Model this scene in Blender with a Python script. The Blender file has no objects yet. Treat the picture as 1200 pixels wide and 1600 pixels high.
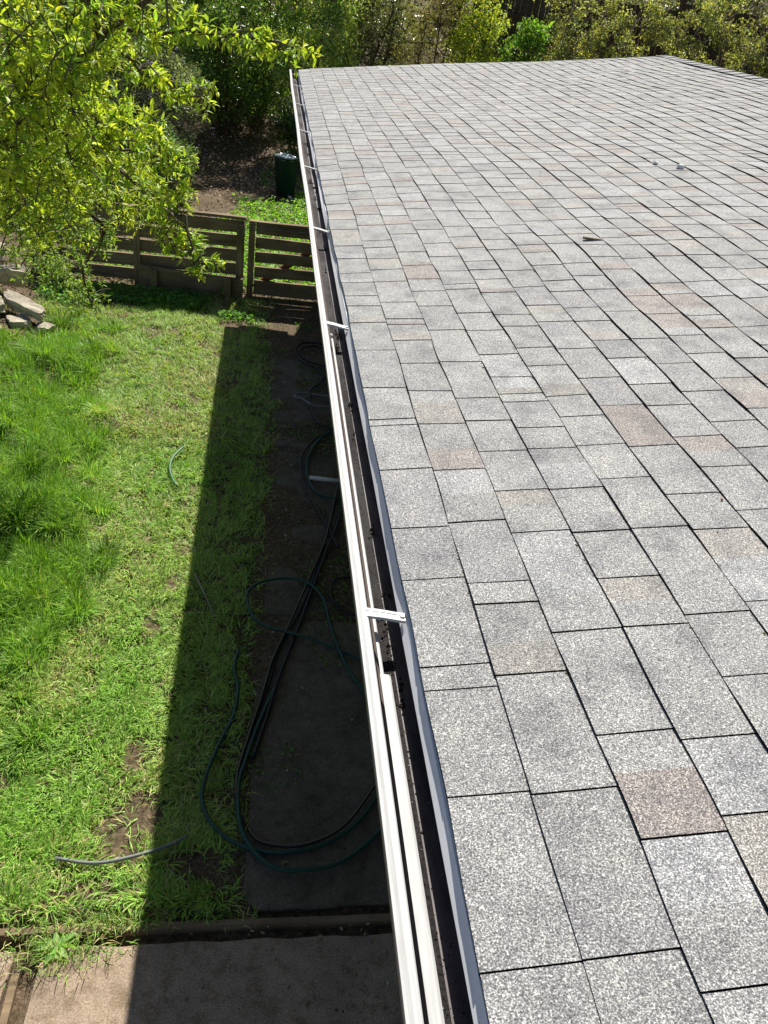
import bpy, math, random
import numpy as np
from mathutils import Matrix, Vector
R = math.radians
rng = np.random.default_rng(7)
random.seed(7)
scene = bpy.context.scene
col = scene.collection

# ---------------------------------------------------------------- camera, light, exposure
cam_d = bpy.data.cameras.new("camera"); cam = bpy.data.objects.new("camera", cam_d); col.objects.link(cam)
CAM = np.array([-0.346, 0.0, 1.085])
rt = Vector((0.98340, -0.11299, 0.14200)); fw = Vector((0.17408, 0.80839, -0.56232))
fw.normalize(); rt = (rt - fw * rt.dot(fw)).normalized(); up = rt.cross(fw)
m = Matrix((rt, up, -fw)).transposed().to_4x4(); m.translation = Vector(CAM)
cam.matrix_world = m
cam_d.sensor_fit = 'HORIZONTAL'; cam_d.sensor_width = 36; cam_d.lens = 36.06
cam_d.clip_start = 0.02; cam_d.clip_end = 500
scene.camera = cam

SUN = Vector((0.63, 2.33, 2.60)).normalized()
world = bpy.data.worlds.new("World"); scene.world = world; world.use_nodes = True
wn = world.node_tree.nodes; wl = world.node_tree.links
bg = wn['Background']; sky = wn.new('ShaderNodeTexSky'); sky.sky_type = 'NISHITA'; sky.sun_disc = False
sky.sun_elevation = math.asin(SUN.z); sky.sun_rotation = math.atan2(SUN.x, SUN.y)
wl.new(sky.outputs[0], bg.inputs[0]); bg.inputs[1].default_value = 0.052
sd = bpy.data.lights.new("sun", 'SUN'); sd.energy = 5.0; sd.angle = R(0.53); sd.color = (1.0, 0.95, 0.87)
so = bpy.data.objects.new("sun", sd); col.objects.link(so)
so.rotation_euler = SUN.to_track_quat('Z', 'Y').to_euler(); so.location = (5, 20, 20)
scene.view_settings.view_transform = 'Standard'; scene.view_settings.look = 'None'
scene.view_settings.exposure = 0.74; scene.view_settings.gamma = 1.0; scene.view_settings.use_curve_mapping = False
scene.cycles.max_bounces = 8; scene.cycles.diffuse_bounces = 3; scene.cycles.transparent_max_bounces = 4
scene.cycles.caustics_reflective = False; scene.cycles.caustics_refractive = False

# ---------------------------------------------------------------- materials
def srgb(*c):
    return tuple(((x / 255) / 12.92 if x / 255 <= 0.04045 else ((x / 255 + 0.055) / 1.055) ** 2.4) for x in c)

class Mat:
    def __init__(s, name, rough=0.7, spec=0.4):
        s.m = bpy.data.materials.new(name); s.m.use_nodes = True
        s.n = s.m.node_tree.nodes; s.l = s.m.node_tree.links
        s.b = s.n['Principled BSDF']; s.b.inputs['Roughness'].default_value = rough
        s.b.inputs['Specular IOR Level'].default_value = spec
        s.tc = s.n.new('ShaderNodeTexCoord')
    def noise(s, scale, detail=4, rough=0.6, mapping=None, dist=0.0):
        t = s.n.new('ShaderNodeTexNoise'); t.inputs['Scale'].default_value = scale
        t.inputs['Detail'].default_value = detail; t.inputs['Roughness'].default_value = rough
        t.inputs['Distortion'].default_value = dist
        if mapping:
            mp = s.n.new('ShaderNodeMapping'); mp.inputs['Scale'].default_value = mapping
            s.l.new(s.tc.outputs['Object'], mp.inputs[0]); s.l.new(mp.outputs[0], t.inputs['Vector'])
        else: s.l.new(s.tc.outputs['Object'], t.inputs['Vector'])
        return t.outputs['Fac']
    def voro(s, scale, out='Color'):
        t = s.n.new('ShaderNodeTexVoronoi'); t.inputs['Scale'].default_value = scale
        s.l.new(s.tc.outputs['Object'], t.inputs['Vector']); return t.outputs[out]
    def ramp(s, fac, stops):
        r = s.n.new('ShaderNodeValToRGB'); e = r.color_ramp.elements
        while len(e) < len(stops): e.new(0.5)
        for k, (p, c) in enumerate(stops):
            e[k].position = p; e[k].color = (*c, 1) if len(c) == 3 else c
        s.l.new(fac, r.inputs[0]); return r.outputs[0]
    def mix(s, fac, a, b, mode='MIX'):
        x = s.n.new('ShaderNodeMix'); x.data_type = 'RGBA'; x.blend_type = mode
        for sock, v in ((x.inputs[0], fac), (x.inputs[6], a), (x.inputs[7], b)):
            if hasattr(v, 'links'): s.l.new(v, sock)
            elif isinstance(v, tuple): sock.default_value = (*v, 1)
            else: sock.default_value = v
        return x.outputs[2]
    def attr(s, name='col'):
        a = s.n.new('ShaderNodeAttribute'); a.attribute_name = name; return a.outputs['Color']
    def base(s, c):
        if isinstance(c, tuple): s.b.inputs['Base Color'].default_value = (*c, 1)
        else: s.l.new(c, s.b.inputs['Base Color'])
        return s
    def rough(s, f): s.l.new(f, s.b.inputs['Roughness']); return s
    def bump(s, fac, strength=0.4, dist=0.01, prev=None):
        b = s.n.new('ShaderNodeBump'); b.inputs['Strength'].default_value = strength; b.inputs['Distance'].default_value = dist
        s.l.new(fac, b.inputs['Height'])
        if prev is not None: s.l.new(prev, b.inputs['Normal'])
        s.l.new(b.outputs[0], s.b.inputs['Normal']); return b.outputs[0]

def leaf_mat(name, transl=0.45, rough=0.45, spec=0.4, tmul=(1.25, 1.15, 0.4)):
    M = Mat(name, rough, spec); c = M.attr(); M.base(c)
    tr = M.n.new('ShaderNodeBsdfTranslucent'); M.l.new(M.mix(1.0, c, tmul, 'MULTIPLY'), tr.inputs[0])
    ms = M.n.new('ShaderNodeMixShader'); ms.inputs[0].default_value = transl
    M.l.new(M.b.outputs[0], ms.inputs[1]); M.l.new(tr.outputs[0], ms.inputs[2])
    M.l.new(ms.outputs[0], M.n['Material Output'].inputs['Surface']); return M.m

def shingle_mat():
    M = Mat("shingle_granules", 0.85, 0.25)
    t = M.attr('col')
    g = M.noise(370, 2, 0.7)
    g2 = M.noise(170, 3, 0.7)
    gr = M.ramp(g, [(0.30, (0.24, 0.24, 0.25)), (0.46, (0.64, 0.64, 0.66)), (0.56, (1.18, 1.18, 1.16)), (0.68, (2.35, 2.33, 2.26))])
    gr2 = M.ramp(g2, [(0.32, (0.62, 0.62, 0.63)), (0.5, (1.0, 1.0, 1.0)), (0.68, (1.38, 1.37, 1.34))])
    bl = M.ramp(M.noise(9, 4, 0.65), [(0.3, (0.70, 0.70, 0.72)), (0.5, (1, 1, 1)), (0.7, (1.13, 1.12, 1.09))])
    c = M.mix(1.0, M.mix(1.0, M.mix(1.0, t, gr, 'MULTIPLY'), gr2, 'MULTIPLY'), bl, 'MULTIPLY')
    M.base(c); n = M.bump(g, 0.5, 0.0025); M.bump(g2, 0.35, 0.004, n); return M.m

def simple(name, color, rough=0.7, spec=0.4, nscale=20, var=0.25, bump=0.15, metal=0.0, mapping=None, dist=0.004):
    M = Mat(name, rough, spec); f = M.noise(nscale, 6, 0.65, mapping)
    lo = tuple(x * (1 - var) for x in color); hi = tuple(min(1, x * (1 + var)) for x in color)
    M.base(M.ramp(f, [(0.3, lo), (0.7, hi)])); M.b.inputs['Metallic'].default_value = metal
    if bump: M.bump(f, bump, dist)
    return M.m

def wood(name, color, dark=0.5, axis=0):
    M = Mat(name, 0.85, 0.2); sc = [28, 28, 28]; sc[axis] = 1.6
    f = M.noise(1.0, 8, 0.7, tuple(sc), 0.6); k = M.noise(3.0, 3, 0.5)
    a = M.ramp(f, [(0.3, tuple(x * dark for x in color)), (0.55, color), (0.75, tuple(x * 1.35 for x in color))])
    b = M.ramp(k, [(0.35, (0.7, 0.68, 0.64)), (0.65, (1.1, 1.1, 1.1))])
    M.base(M.mix(1.0, a, b, 'MULTIPLY')); M.bump(f, 0.35, 0.004); return M.m

def concrete(name, color):
    M = Mat(name, 0.9, 0.2)
    f = M.noise(2.2, 8, 0.7); g = M.noise(120, 3, 0.7); h = M.noise(14, 5, 0.7)
    a = M.ramp(f, [(0.3, tuple(x * 0.55 for x in color)), (0.6, color)])
    b = M.ramp(g, [(0.35, (0.6, 0.6, 0.6)), (0.6, (1.15, 1.15, 1.12))])
    c = M.ramp(h, [(0.38, (0.72, 0.70, 0.64)), (0.52, (1, 1, 1))])
    M.base(M.mix(1.0, M.mix(1.0, a, b, 'MULTIPLY'), c, 'MULTIPLY')); n = M.bump(g, 0.4, 0.003); M.bump(h, 0.3, 0.008, n); return M.m

def soil_mat():
    M = Mat("soil", 0.95, 0.15)
    f = M.noise(1.3, 8, 0.7); g = M.noise(38, 8, 0.75); v = M.noise(6, 6, 0.7)
    a = M.ramp(g, [(0.32, (0.03, 0.023, 0.015)), (0.5, (0.13, 0.10, 0.068)), (0.62, (0.21, 0.165, 0.115)), (0.74, (0.36, 0.29, 0.21))])
    b = M.ramp(v, [(0.35, (0.7, 0.72, 0.6)), (0.65, (1.15, 1.05, 1.0))])
    M.base(M.mix(1.0, a, b, 'MULTIPLY')); n = M.bump(g, 0.8, 0.02); M.bump(f, 0.5, 0.05, n); return M.m

def gutter_in_mat():   # silty brown bottom of the gutter with blackened wet patches
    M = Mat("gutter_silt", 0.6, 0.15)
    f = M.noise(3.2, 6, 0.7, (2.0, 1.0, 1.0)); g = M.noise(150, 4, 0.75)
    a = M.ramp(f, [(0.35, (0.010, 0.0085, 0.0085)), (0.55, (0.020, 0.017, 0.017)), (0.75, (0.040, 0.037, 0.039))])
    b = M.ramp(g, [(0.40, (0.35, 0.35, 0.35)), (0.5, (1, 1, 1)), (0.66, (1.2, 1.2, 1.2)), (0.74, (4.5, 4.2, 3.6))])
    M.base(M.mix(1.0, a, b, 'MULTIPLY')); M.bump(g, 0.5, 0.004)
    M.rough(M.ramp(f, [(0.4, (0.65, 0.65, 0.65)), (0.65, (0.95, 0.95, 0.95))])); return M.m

MT = dict(
    shingle=shingle_mat(), butt=simple("shingle_edge", (0.012, 0.012, 0.012), 0.95, 0.1, 60, 0.4, 0.2),
    white=simple("white_painted_metal", (0.42, 0.42, 0.41), 0.5, 0.3, 30, 0.14, 0.08, dist=0.002, mapping=(6, .35, 6)),
    shadelift=simple("shade_lightened_gutter_metal", (0.10, 0.085, 0.085), 0.55, 0.3, 9, 0.55, 0.2, mapping=(3, .7, 1)),  # blotchy floor metal, its colour lightened to offset the shade at the back
    hanger=simple("hanger_aluminium", (0.62, 0.62, 0.60), 0.4, 0.4, 40, 0.08, 0.05),
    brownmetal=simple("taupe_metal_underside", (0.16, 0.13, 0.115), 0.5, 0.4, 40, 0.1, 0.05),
    drip=simple("drip_edge_metal", (0.78, 0.80, 0.83), 0.7, 0.2, 30, 0.05, 0.05),
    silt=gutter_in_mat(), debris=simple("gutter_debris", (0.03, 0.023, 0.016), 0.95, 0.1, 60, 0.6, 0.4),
    steel=simple("screw_steel", (0.3, 0.28, 0.26), 0.5, 0.5, 80, 0.3, 0.1, 0.7),
    stucco=simple("wall_stucco", (0.30, 0.27, 0.23), 0.9, 0.2, 45, 0.15, 0.5),
    wood=wood("weathered_fence_wood", (0.25, 0.185, 0.115)), woodv=wood("weathered_post_wood", (0.27, 0.20, 0.12), axis=2),
    woodfar=wood("dark_board_wood", (0.10, 0.072, 0.058), axis=2), edging=wood("edging_wood", (0.26, 0.19, 0.12)),
    trim=wood("painted_soffit_wood", (0.4, 0.38, 0.34)),
    pebble=simple("pale_stone", (0.85, 0.85, 0.82), 0.8, 0.2, 60, 0.15, 0.2),
    brick=simple("red_brick_chip", (0.24, 0.08, 0.045), 0.9, 0.2, 30, 0.3, 0.4),
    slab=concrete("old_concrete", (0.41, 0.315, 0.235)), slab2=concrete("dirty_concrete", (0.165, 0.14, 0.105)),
    rock=concrete("pale_rock", (0.52, 0.47, 0.37)), soil=soil_mat(),
    bark=simple("bark", (0.085, 0.062, 0.045), 0.9, 0.2, 40, 0.45, 0.6, mapping=(1, 1, 0.3)),
    twig=simple("twig_bark", (0.11, 0.10, 0.06), 0.8, 0.2, 30, 0.3, 0.3),
    greytwig=simple("grey_twig_bark", (0.27, 0.22, 0.17), 0.8, 0.2, 30, 0.3, 0.3),
    leaf=leaf_mat("tree_leaf", 0.5, 0.5, 0.3, (1.2, 1.15, .45)), dleaf=leaf_mat("shrub_leaf", 0.45, 0.32, 0.5), grass=leaf_mat("grass_blade", 0.35, 0.5, 0.35, (1.15, 1.1, 0.5)),
    litter=leaf_mat("dry_leaf_litter", 0.1, 0.8, 0.2, (1, 1, 1)),
    moss=simple("moss", (0.10, 0.085, 0.035), 0.95, 0.1, 90, 0.5, 0.6),
    bin=simple("green_plastic", (0.004, 0.032, 0.020), 0.42, 0.4, 8, 0.15, 0.05),
    bag=simple("clear_plastic_bag", (0.42, 0.48, 0.48), 0.22, 0.7, 18, 0.3, 0.4),
    hoseg=simple("green_hose_rubber", (0.008, 0.055, 0.040), 0.40, 0.4, 60, 0.2, 0.05),
    hosel=simple("pale_green_hose_rubber", (0.06, 0.16, 0.085), 0.45, 0.4, 60, 0.2, 0.05),
    hosek=simple("black_hose_rubber", (0.010, 0.011, 0.011), 0.45, 0.4, 60, 0.3, 0.05),
    hosev=simple("grey_hose_rubber", (0.17, 0.185, 0.175), 0.45, 0.4, 60, 0.2, 0.05),
    stripe=simple("yellow_hose_stripe", (0.22, 0.17, 0.09), 0.5, 0.4, 60, 0.2, 0.0),
    pvc=simple("white_pvc", (0.55, 0.54, 0.50), 0.4, 0.4, 40, 0.1, 0.0),
    flower=simple("petal", (0.45, 0.32, 0.55), 0.7, 0.2, 40, 0.1, 0.0),
)

# ---------------------------------------------------------------- object helpers
def tag(o, label=None, cat=None, group=None, kind=None):
    if label: o['label'] = label
    if cat: o['category'] = cat
    if group: o['group'] = group
    if kind: o['kind'] = kind
    return o
def empty(name, loc=(0, 0, 0), label=None, cat=None, group=None):
    o = bpy.data.objects.new(name, None); col.objects.link(o); o.location = loc; o.empty_display_size = 0.1
    return tag(o, label, cat, group)
def link(name, me, parent=None):
    o = bpy.data.objects.new(name, me); col.objects.link(o)
    if parent is not None:
        o.parent = parent
        w = parent.location.copy(); p = parent.parent
        while p: w += p.location; p = p.parent
        o.location = (0, 0, 0); o.matrix_parent_inverse = Matrix.Translation(-w)   # meshes are written in world metres
    return o
def np_mesh(name, V, T, mat, parent=None, C=None, smooth=False):
    """V (n,3), T (m,3) triangles, C (n,3) vertex colours"""
    me = bpy.data.meshes.new(name); n = len(V); mt = len(T)
    me.vertices.add(n); me.vertices.foreach_set('co', np.ascontiguousarray(V, dtype=np.float32).ravel())
    me.loops.add(mt * 3); me.loops.foreach_set('vertex_index', np.ascontiguousarray(T, dtype=np.int32).ravel())
    me.polygons.add(mt); me.polygons.foreach_set('loop_start', np.arange(0, mt * 3, 3, dtype=np.int32))
    if smooth: me.polygons.foreach_set('use_smooth', np.ones(mt, dtype=bool))
    me.update(calc_edges=True)
    if C is not None:
        a = me.attributes.new('col', 'FLOAT_COLOR', 'POINT')
        a.data.foreach_set('color', np.hstack([C, np.ones((n, 1))]).astype(np.float32).ravel())
    me.materials.append(mat); me.validate()
    return link(name, me, parent)

class MB:
    def __init__(s): s.v = []; s.f = []; s.mi = []; s.n = 0
    def add(s, verts, faces, mi=0):
        s.v.extend([tuple(map(float, p)) for p in verts]); s.f.extend([tuple(i + s.n for i in f) for f in faces])
        s.mi.extend([mi] * len(faces)); s.n += len(verts)
    def box(s, lo, hi, mi=0, jit=0.0, bev=0.0):
        (x0, y0, z0), (x1, y1, z1) = lo, hi
        if bev:
            b = bev; V = []
            for z in (z0, z1):
                for (x, y) in ((x0 + b, y0), (x1 - b, y0), (x1, y0 + b), (x1, y1 - b), (x1 - b, y1), (x0 + b, y1), (x0, y1 - b), (x0, y0 + b)): V.append((x, y, z))
            cx, cy = (x0 + x1) / 2, (y0 + y1) / 2
            for k in range(8):
                x, y, z = V[8 + k]; V[8 + k] = (x, y, z1 - b)
            for k in range(8):
                x, y, z = V[8 + k]; V.append((cx + (x - cx) * (1 - 2 * b / (x1 - x0)), cy + (y - cy) * (1 - 2 * b / (y1 - y0)), z1))
            F = [tuple(range(7, -1, -1)), tuple(range(16, 24))]
            for k in range(8):
                j = (k + 1) % 8; F += [(k, j, 8 + j, 8 + k), (8 + k, 8 + j, 16 + j, 16 + k)]
            s.add(V, F, mi); return
        V = [(x, y, z) for z in (z0, z1) for y in (y0, y1) for x in (x0, x1)]
        if jit: V = [(x + random.uniform(-jit, jit), y + random.uniform(-jit, jit), z + random.uniform(-jit, jit)) for x, y, z in V]
        s.add(V, [(0, 2, 3, 1), (4, 5, 7, 6), (0, 1, 5, 4), (2, 6, 7, 3), (0, 4, 6, 2), (1, 3, 7, 5)], mi)
    def tube(s, pts, rad, sides=6, mi=0):
        P = [Vector(p) for p in pts]; n = len(P)
        if not hasattr(rad, '__len__'): rad = [rad] * n
        V = []; u = None
        for i in range(n):
            t = (P[min(i + 1, n - 1)] - P[max(i - 1, 0)])
            t = t.normalized() if t.length > 1e-9 else Vector((0, 0, 1))
            if u is None: u = t.orthogonal().normalized()
            u = (u - t * u.dot(t)); u = u.normalized() if u.length > 1e-6 else t.orthogonal().normalized()
            w = t.cross(u)
            for k in range(sides):
                a = 2 * math.pi * k / sides; V.append(P[i] + (u * math.cos(a) + w * math.sin(a)) * rad[i])
        F = [(i * sides + k, i * sides + (k + 1) % sides, (i + 1) * sides + (k + 1) % sides, (i + 1) * sides + k) for i in range(n - 1) for k in range(sides)]
        F.append(tuple(range(sides - 1, -1, -1))); F.append(tuple((n - 1) * sides + k for k in range(sides)))
        s.add(V, F, mi)
    def lathe(s, prof, c, sides=24, mi=0, tilt=(0, 0)):
        V = []; n = len(prof)
        for (r, z) in prof:
            for k in range(sides):
                a = 2 * math.pi * k / sides
                V.append((c[0] + r * math.cos(a) + tilt[0] * z, c[1] + r * math.sin(a) + tilt[1] * z, c[2] + z))
        s.add(V, [(i * sides + k, i * sides + (k + 1) % sides, (i + 1) * sides + (k + 1) % sides, (i + 1) * sides + k) for i in range(n - 1) for k in range(sides)], mi)
    def build(s, name, mats, parent=None, smooth=False):
        me = bpy.data.meshes.new(name); me.from_pydata(s.v, [], s.f)
        for m_ in (mats if isinstance(mats, (list, tuple)) else [mats]): me.materials.append(m_)
        me.polygons.foreach_set('material_index', s.mi)
        if smooth: me.polygons.foreach_set('use_smooth', [True] * len(s.f))
        me.update(); return link(name, me, parent)

def catmull(pts, step=0.03):
    P = [np.array(p, float) for p in pts]; P = [2 * P[0] - P[1]] + P + [2 * P[-1] - P[-2]]; out = []
    for i in range(1, len(P) - 2):
        n = max(2, int(np.linalg.norm(P[i + 1] - P[i]) / step))
        for k in range(n):
            t = k / n
            out.append(0.5 * ((2 * P[i]) + (-P[i - 1] + P[i + 1]) * t + (2 * P[i - 1] - 5 * P[i] + 4 * P[i + 1] - P[i + 2]) * t * t + (-P[i - 1] + 3 * P[i] - 3 * P[i + 1] + P[i + 2]) * t ** 3))
    out.append(P[-2]); return out

_L = {}
def vnoise(x, y, scale, seed=0):
    """smooth value noise 0..1"""
    if seed not in _L: _L[seed] = np.random.default_rng(seed + 100).random((256, 256))
    g = _L[seed]; x = np.asarray(x) * scale + 50.3; y = np.asarray(y) * scale + 71.7
    xi = np.floor(x).astype(int); yi = np.floor(y).astype(int); fx = x - xi; fy = y - yi
    fx = fx * fx * (3 - 2 * fx); fy = fy * fy * (3 - 2 * fy)
    a = g[xi % 256, yi % 256]; b = g[(xi + 1) % 256, yi % 256]; c = g[xi % 256, (yi + 1) % 256]; d = g[(xi + 1) % 256, (yi + 1) % 256]
    return (a * (1 - fx) + b * fx) * (1 - fy) + (c * (1 - fx) + d * fx) * fy

GZ = -2.60
def ground_z(x, y):
    x = np.asarray(x, float); y = np.asarray(y, float)
    t = np.clip((y - 16.3) / 12, 0, 4); z = GZ + 3.0 * t * np.clip(t * 2, 0, 1)
    z = z + np.clip((x - 6) / 10, 0, 1) * 0.9 * np.clip((y - 12) / 6, 0, 1)
    z = z + np.clip(-(x + 2.55) / 1.2, 0, 1) * 0.30 * np.clip((y - 7.6) / 0.7, 0, 1)
    lawn = ((x > -8) & (x < -0.3) & (y > 1.95) & (y < 10)).astype(float)
    z = z + (vnoise(x, y, 2.1, 6) - .4) * .20 * np.clip((-1.45 - x) / .5, 0, 1) * np.clip((y - 2.5) / .8, 0, 1) * np.clip((8.6 - y) / .8, 0, 1)
    strip = ((x > -0.5) & (x < 0.6) & (y > 1.97) & (y < 10)).astype(float); z = z + strip * ((vnoise(x, y, 3.7, 5) - .5) * .035 + .004)
    z = z + (vnoise(x, y, 1.7, 3) - 0.5) * 0.05 * np.clip(lawn + np.clip((y - 11) / 3, 0, 1) * 2, 0, 3)
    return z

# ---------------------------------------------------------------- setting: ground
def build_ground():
    xs = np.concatenate([np.linspace(-90, -12, 12), np.linspace(-11, -3.6, 40), np.arange(-3.5, 1.0, .08), np.linspace(1.1, 18, 90), np.linspace(20, 90, 12)])
    ys = np.concatenate([np.linspace(-60, -5, 8), np.linspace(-4, 1.7, 20), np.arange(1.8, 10.2, .08), np.linspace(10.35, 34, 150), np.linspace(37, 120, 14)])
    X, Y = np.meshgrid(xs, ys); Z = ground_z(X, Y) - 0.012
    near = (X > -7) & (X < 6) & (Y < 1.95); Z[near] -= 0.03
    V = np.stack([X.ravel(), Y.ravel(), Z.ravel()], 1); nx = len(xs); ny = len(ys)
    i = (np.arange(ny - 1)[:, None] * nx + np.arange(nx - 1)[None]).ravel()
    T = np.vstack([np.stack([i, i + 1, i + nx + 1], 1), np.stack([i, i + nx + 1, i + nx], 1)])
    tag(np_mesh("ground", V, T, MT['soil'], smooth=True), kind='structure')
build_ground()

def slab(name, poly, z0, z1, mat, seed, n=9):
    """concrete slab with a chipped outline"""
    r = random.Random(seed); P = []
    for k in range(len(poly)):
        a = poly[k]; b = poly[(k + 1) % len(poly)]
        for q in range(n):
            t = q / n; P.append((a[0] + (b[0] - a[0]) * t + r.uniform(-.007, .007), a[1] + (b[1] - a[1]) * t + r.uniform(-.007, .007)))
    N = len(P); cx = sum(p[0] for p in P) / N; cy = sum(p[1] for p in P) / N
    sh = lambda p, d: (p[0] + (cx - p[0]) / math.hypot(cx - p[0], cy - p[1]) * d, p[1] + (cy - p[1]) / math.hypot(cx - p[0], cy - p[1]) * d)
    V = [(x, y, z0) for x, y in P] + [(x, y, z1 - .008) for x, y in P] + [(*sh(p, .008), z1) for p in P]
    F = [tuple(range(2 * N, 3 * N))] + [(k, (k + 1) % N, N + (k + 1) % N, N + k) for k in range(N)] + [(N + k, N + (k + 1) % N, 2 * N + (k + 1) % N, 2 * N + k) for k in range(N)]
    b = MB(); b.add(V, F); return tag(b.build(name, mat), kind='structure')
slab("patio_slab", [(-1.17, -1.5), (0.595, -1.5), (0.595, 1.80), (-1.14, 1.80)], GZ - 0.08, GZ + 0.0, MT['slab'], 1, 16)
slab("patio_slab", [(-2.9, -1.5), (-1.27, -1.5), (-1.25, 1.80), (-2.9, 1.80)], GZ - 0.08, GZ - 0.004, MT['slab'], 2, 16)
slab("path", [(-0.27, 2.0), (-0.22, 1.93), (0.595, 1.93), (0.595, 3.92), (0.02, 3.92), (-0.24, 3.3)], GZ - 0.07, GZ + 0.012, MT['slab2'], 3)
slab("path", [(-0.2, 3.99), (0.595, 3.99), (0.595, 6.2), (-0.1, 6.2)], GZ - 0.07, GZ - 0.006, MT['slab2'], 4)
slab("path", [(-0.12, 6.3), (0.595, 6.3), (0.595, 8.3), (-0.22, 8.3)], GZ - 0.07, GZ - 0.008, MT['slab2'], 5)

def board(name, a, b, w, h, z, mat, label, seed=0):
    """low timber lying on the ground from a to b"""
    B = MB(); a = Vector((*a, 0)); b = Vector((*b, 0)); d = (b - a).normalized(); p = Vector((-d.y, d.x, 0)) * w / 2
    n = 14; V = []; r = random.Random(seed)
    for k in range(n + 1):
        c = a.lerp(b, k / n) + p * r.uniform(-.12, .12); dz = r.uniform(-.004, .003)
        V += [tuple(c - p + Vector((0, 0, z - 0.06))), tuple(c - p * .9 + Vector((0, 0, z + h + dz))), tuple(c + p * .9 + Vector((0, 0, z + h + dz))), tuple(c + p + Vector((0, 0, z - 0.06)))]
    F = [(0, 1, 2, 3), (n * 4 + 3, n * 4 + 2, n * 4 + 1, n * 4)]
    for k in range(n):
        for q in range(4):
            F.append((k * 4 + q, k * 4 + (q + 1) % 4, k * 4 + 4 + (q + 1) % 4, k * 4 + 4 + q))
    B.add(V, F); return tag(B.build(name, mat), label, 'edging board')
board("edging_board", (-2.9, 1.872), (0.45, 1.872), 0.034, 0.012, GZ, MT['edging'], "long weathered timber edging between the lawn and the patio slab", 1)
board("divider_strip", (-1.225, 1.79), (-1.21, -1.4), 0.035, -0.010, GZ, MT['edging'], "thin wooden divider strip set between two patio slabs", 2)

# ---------------------------------------------------------------- house
TH = R(9.5); CT, ST = math.cos(TH), math.sin(TH)
EX = 0.143; NC = 34; Y0, Y1 = -1.4, 11.32
def rp(s, y, h):   # roof coordinates: s up the slope from the eave, h above the deck
    return (s * CT - h * ST, y, s * ST + h * CT)
house = empty("house", (2.5, 5, GZ), "low house with grey shingle roof and white eave gutter", "house")

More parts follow.
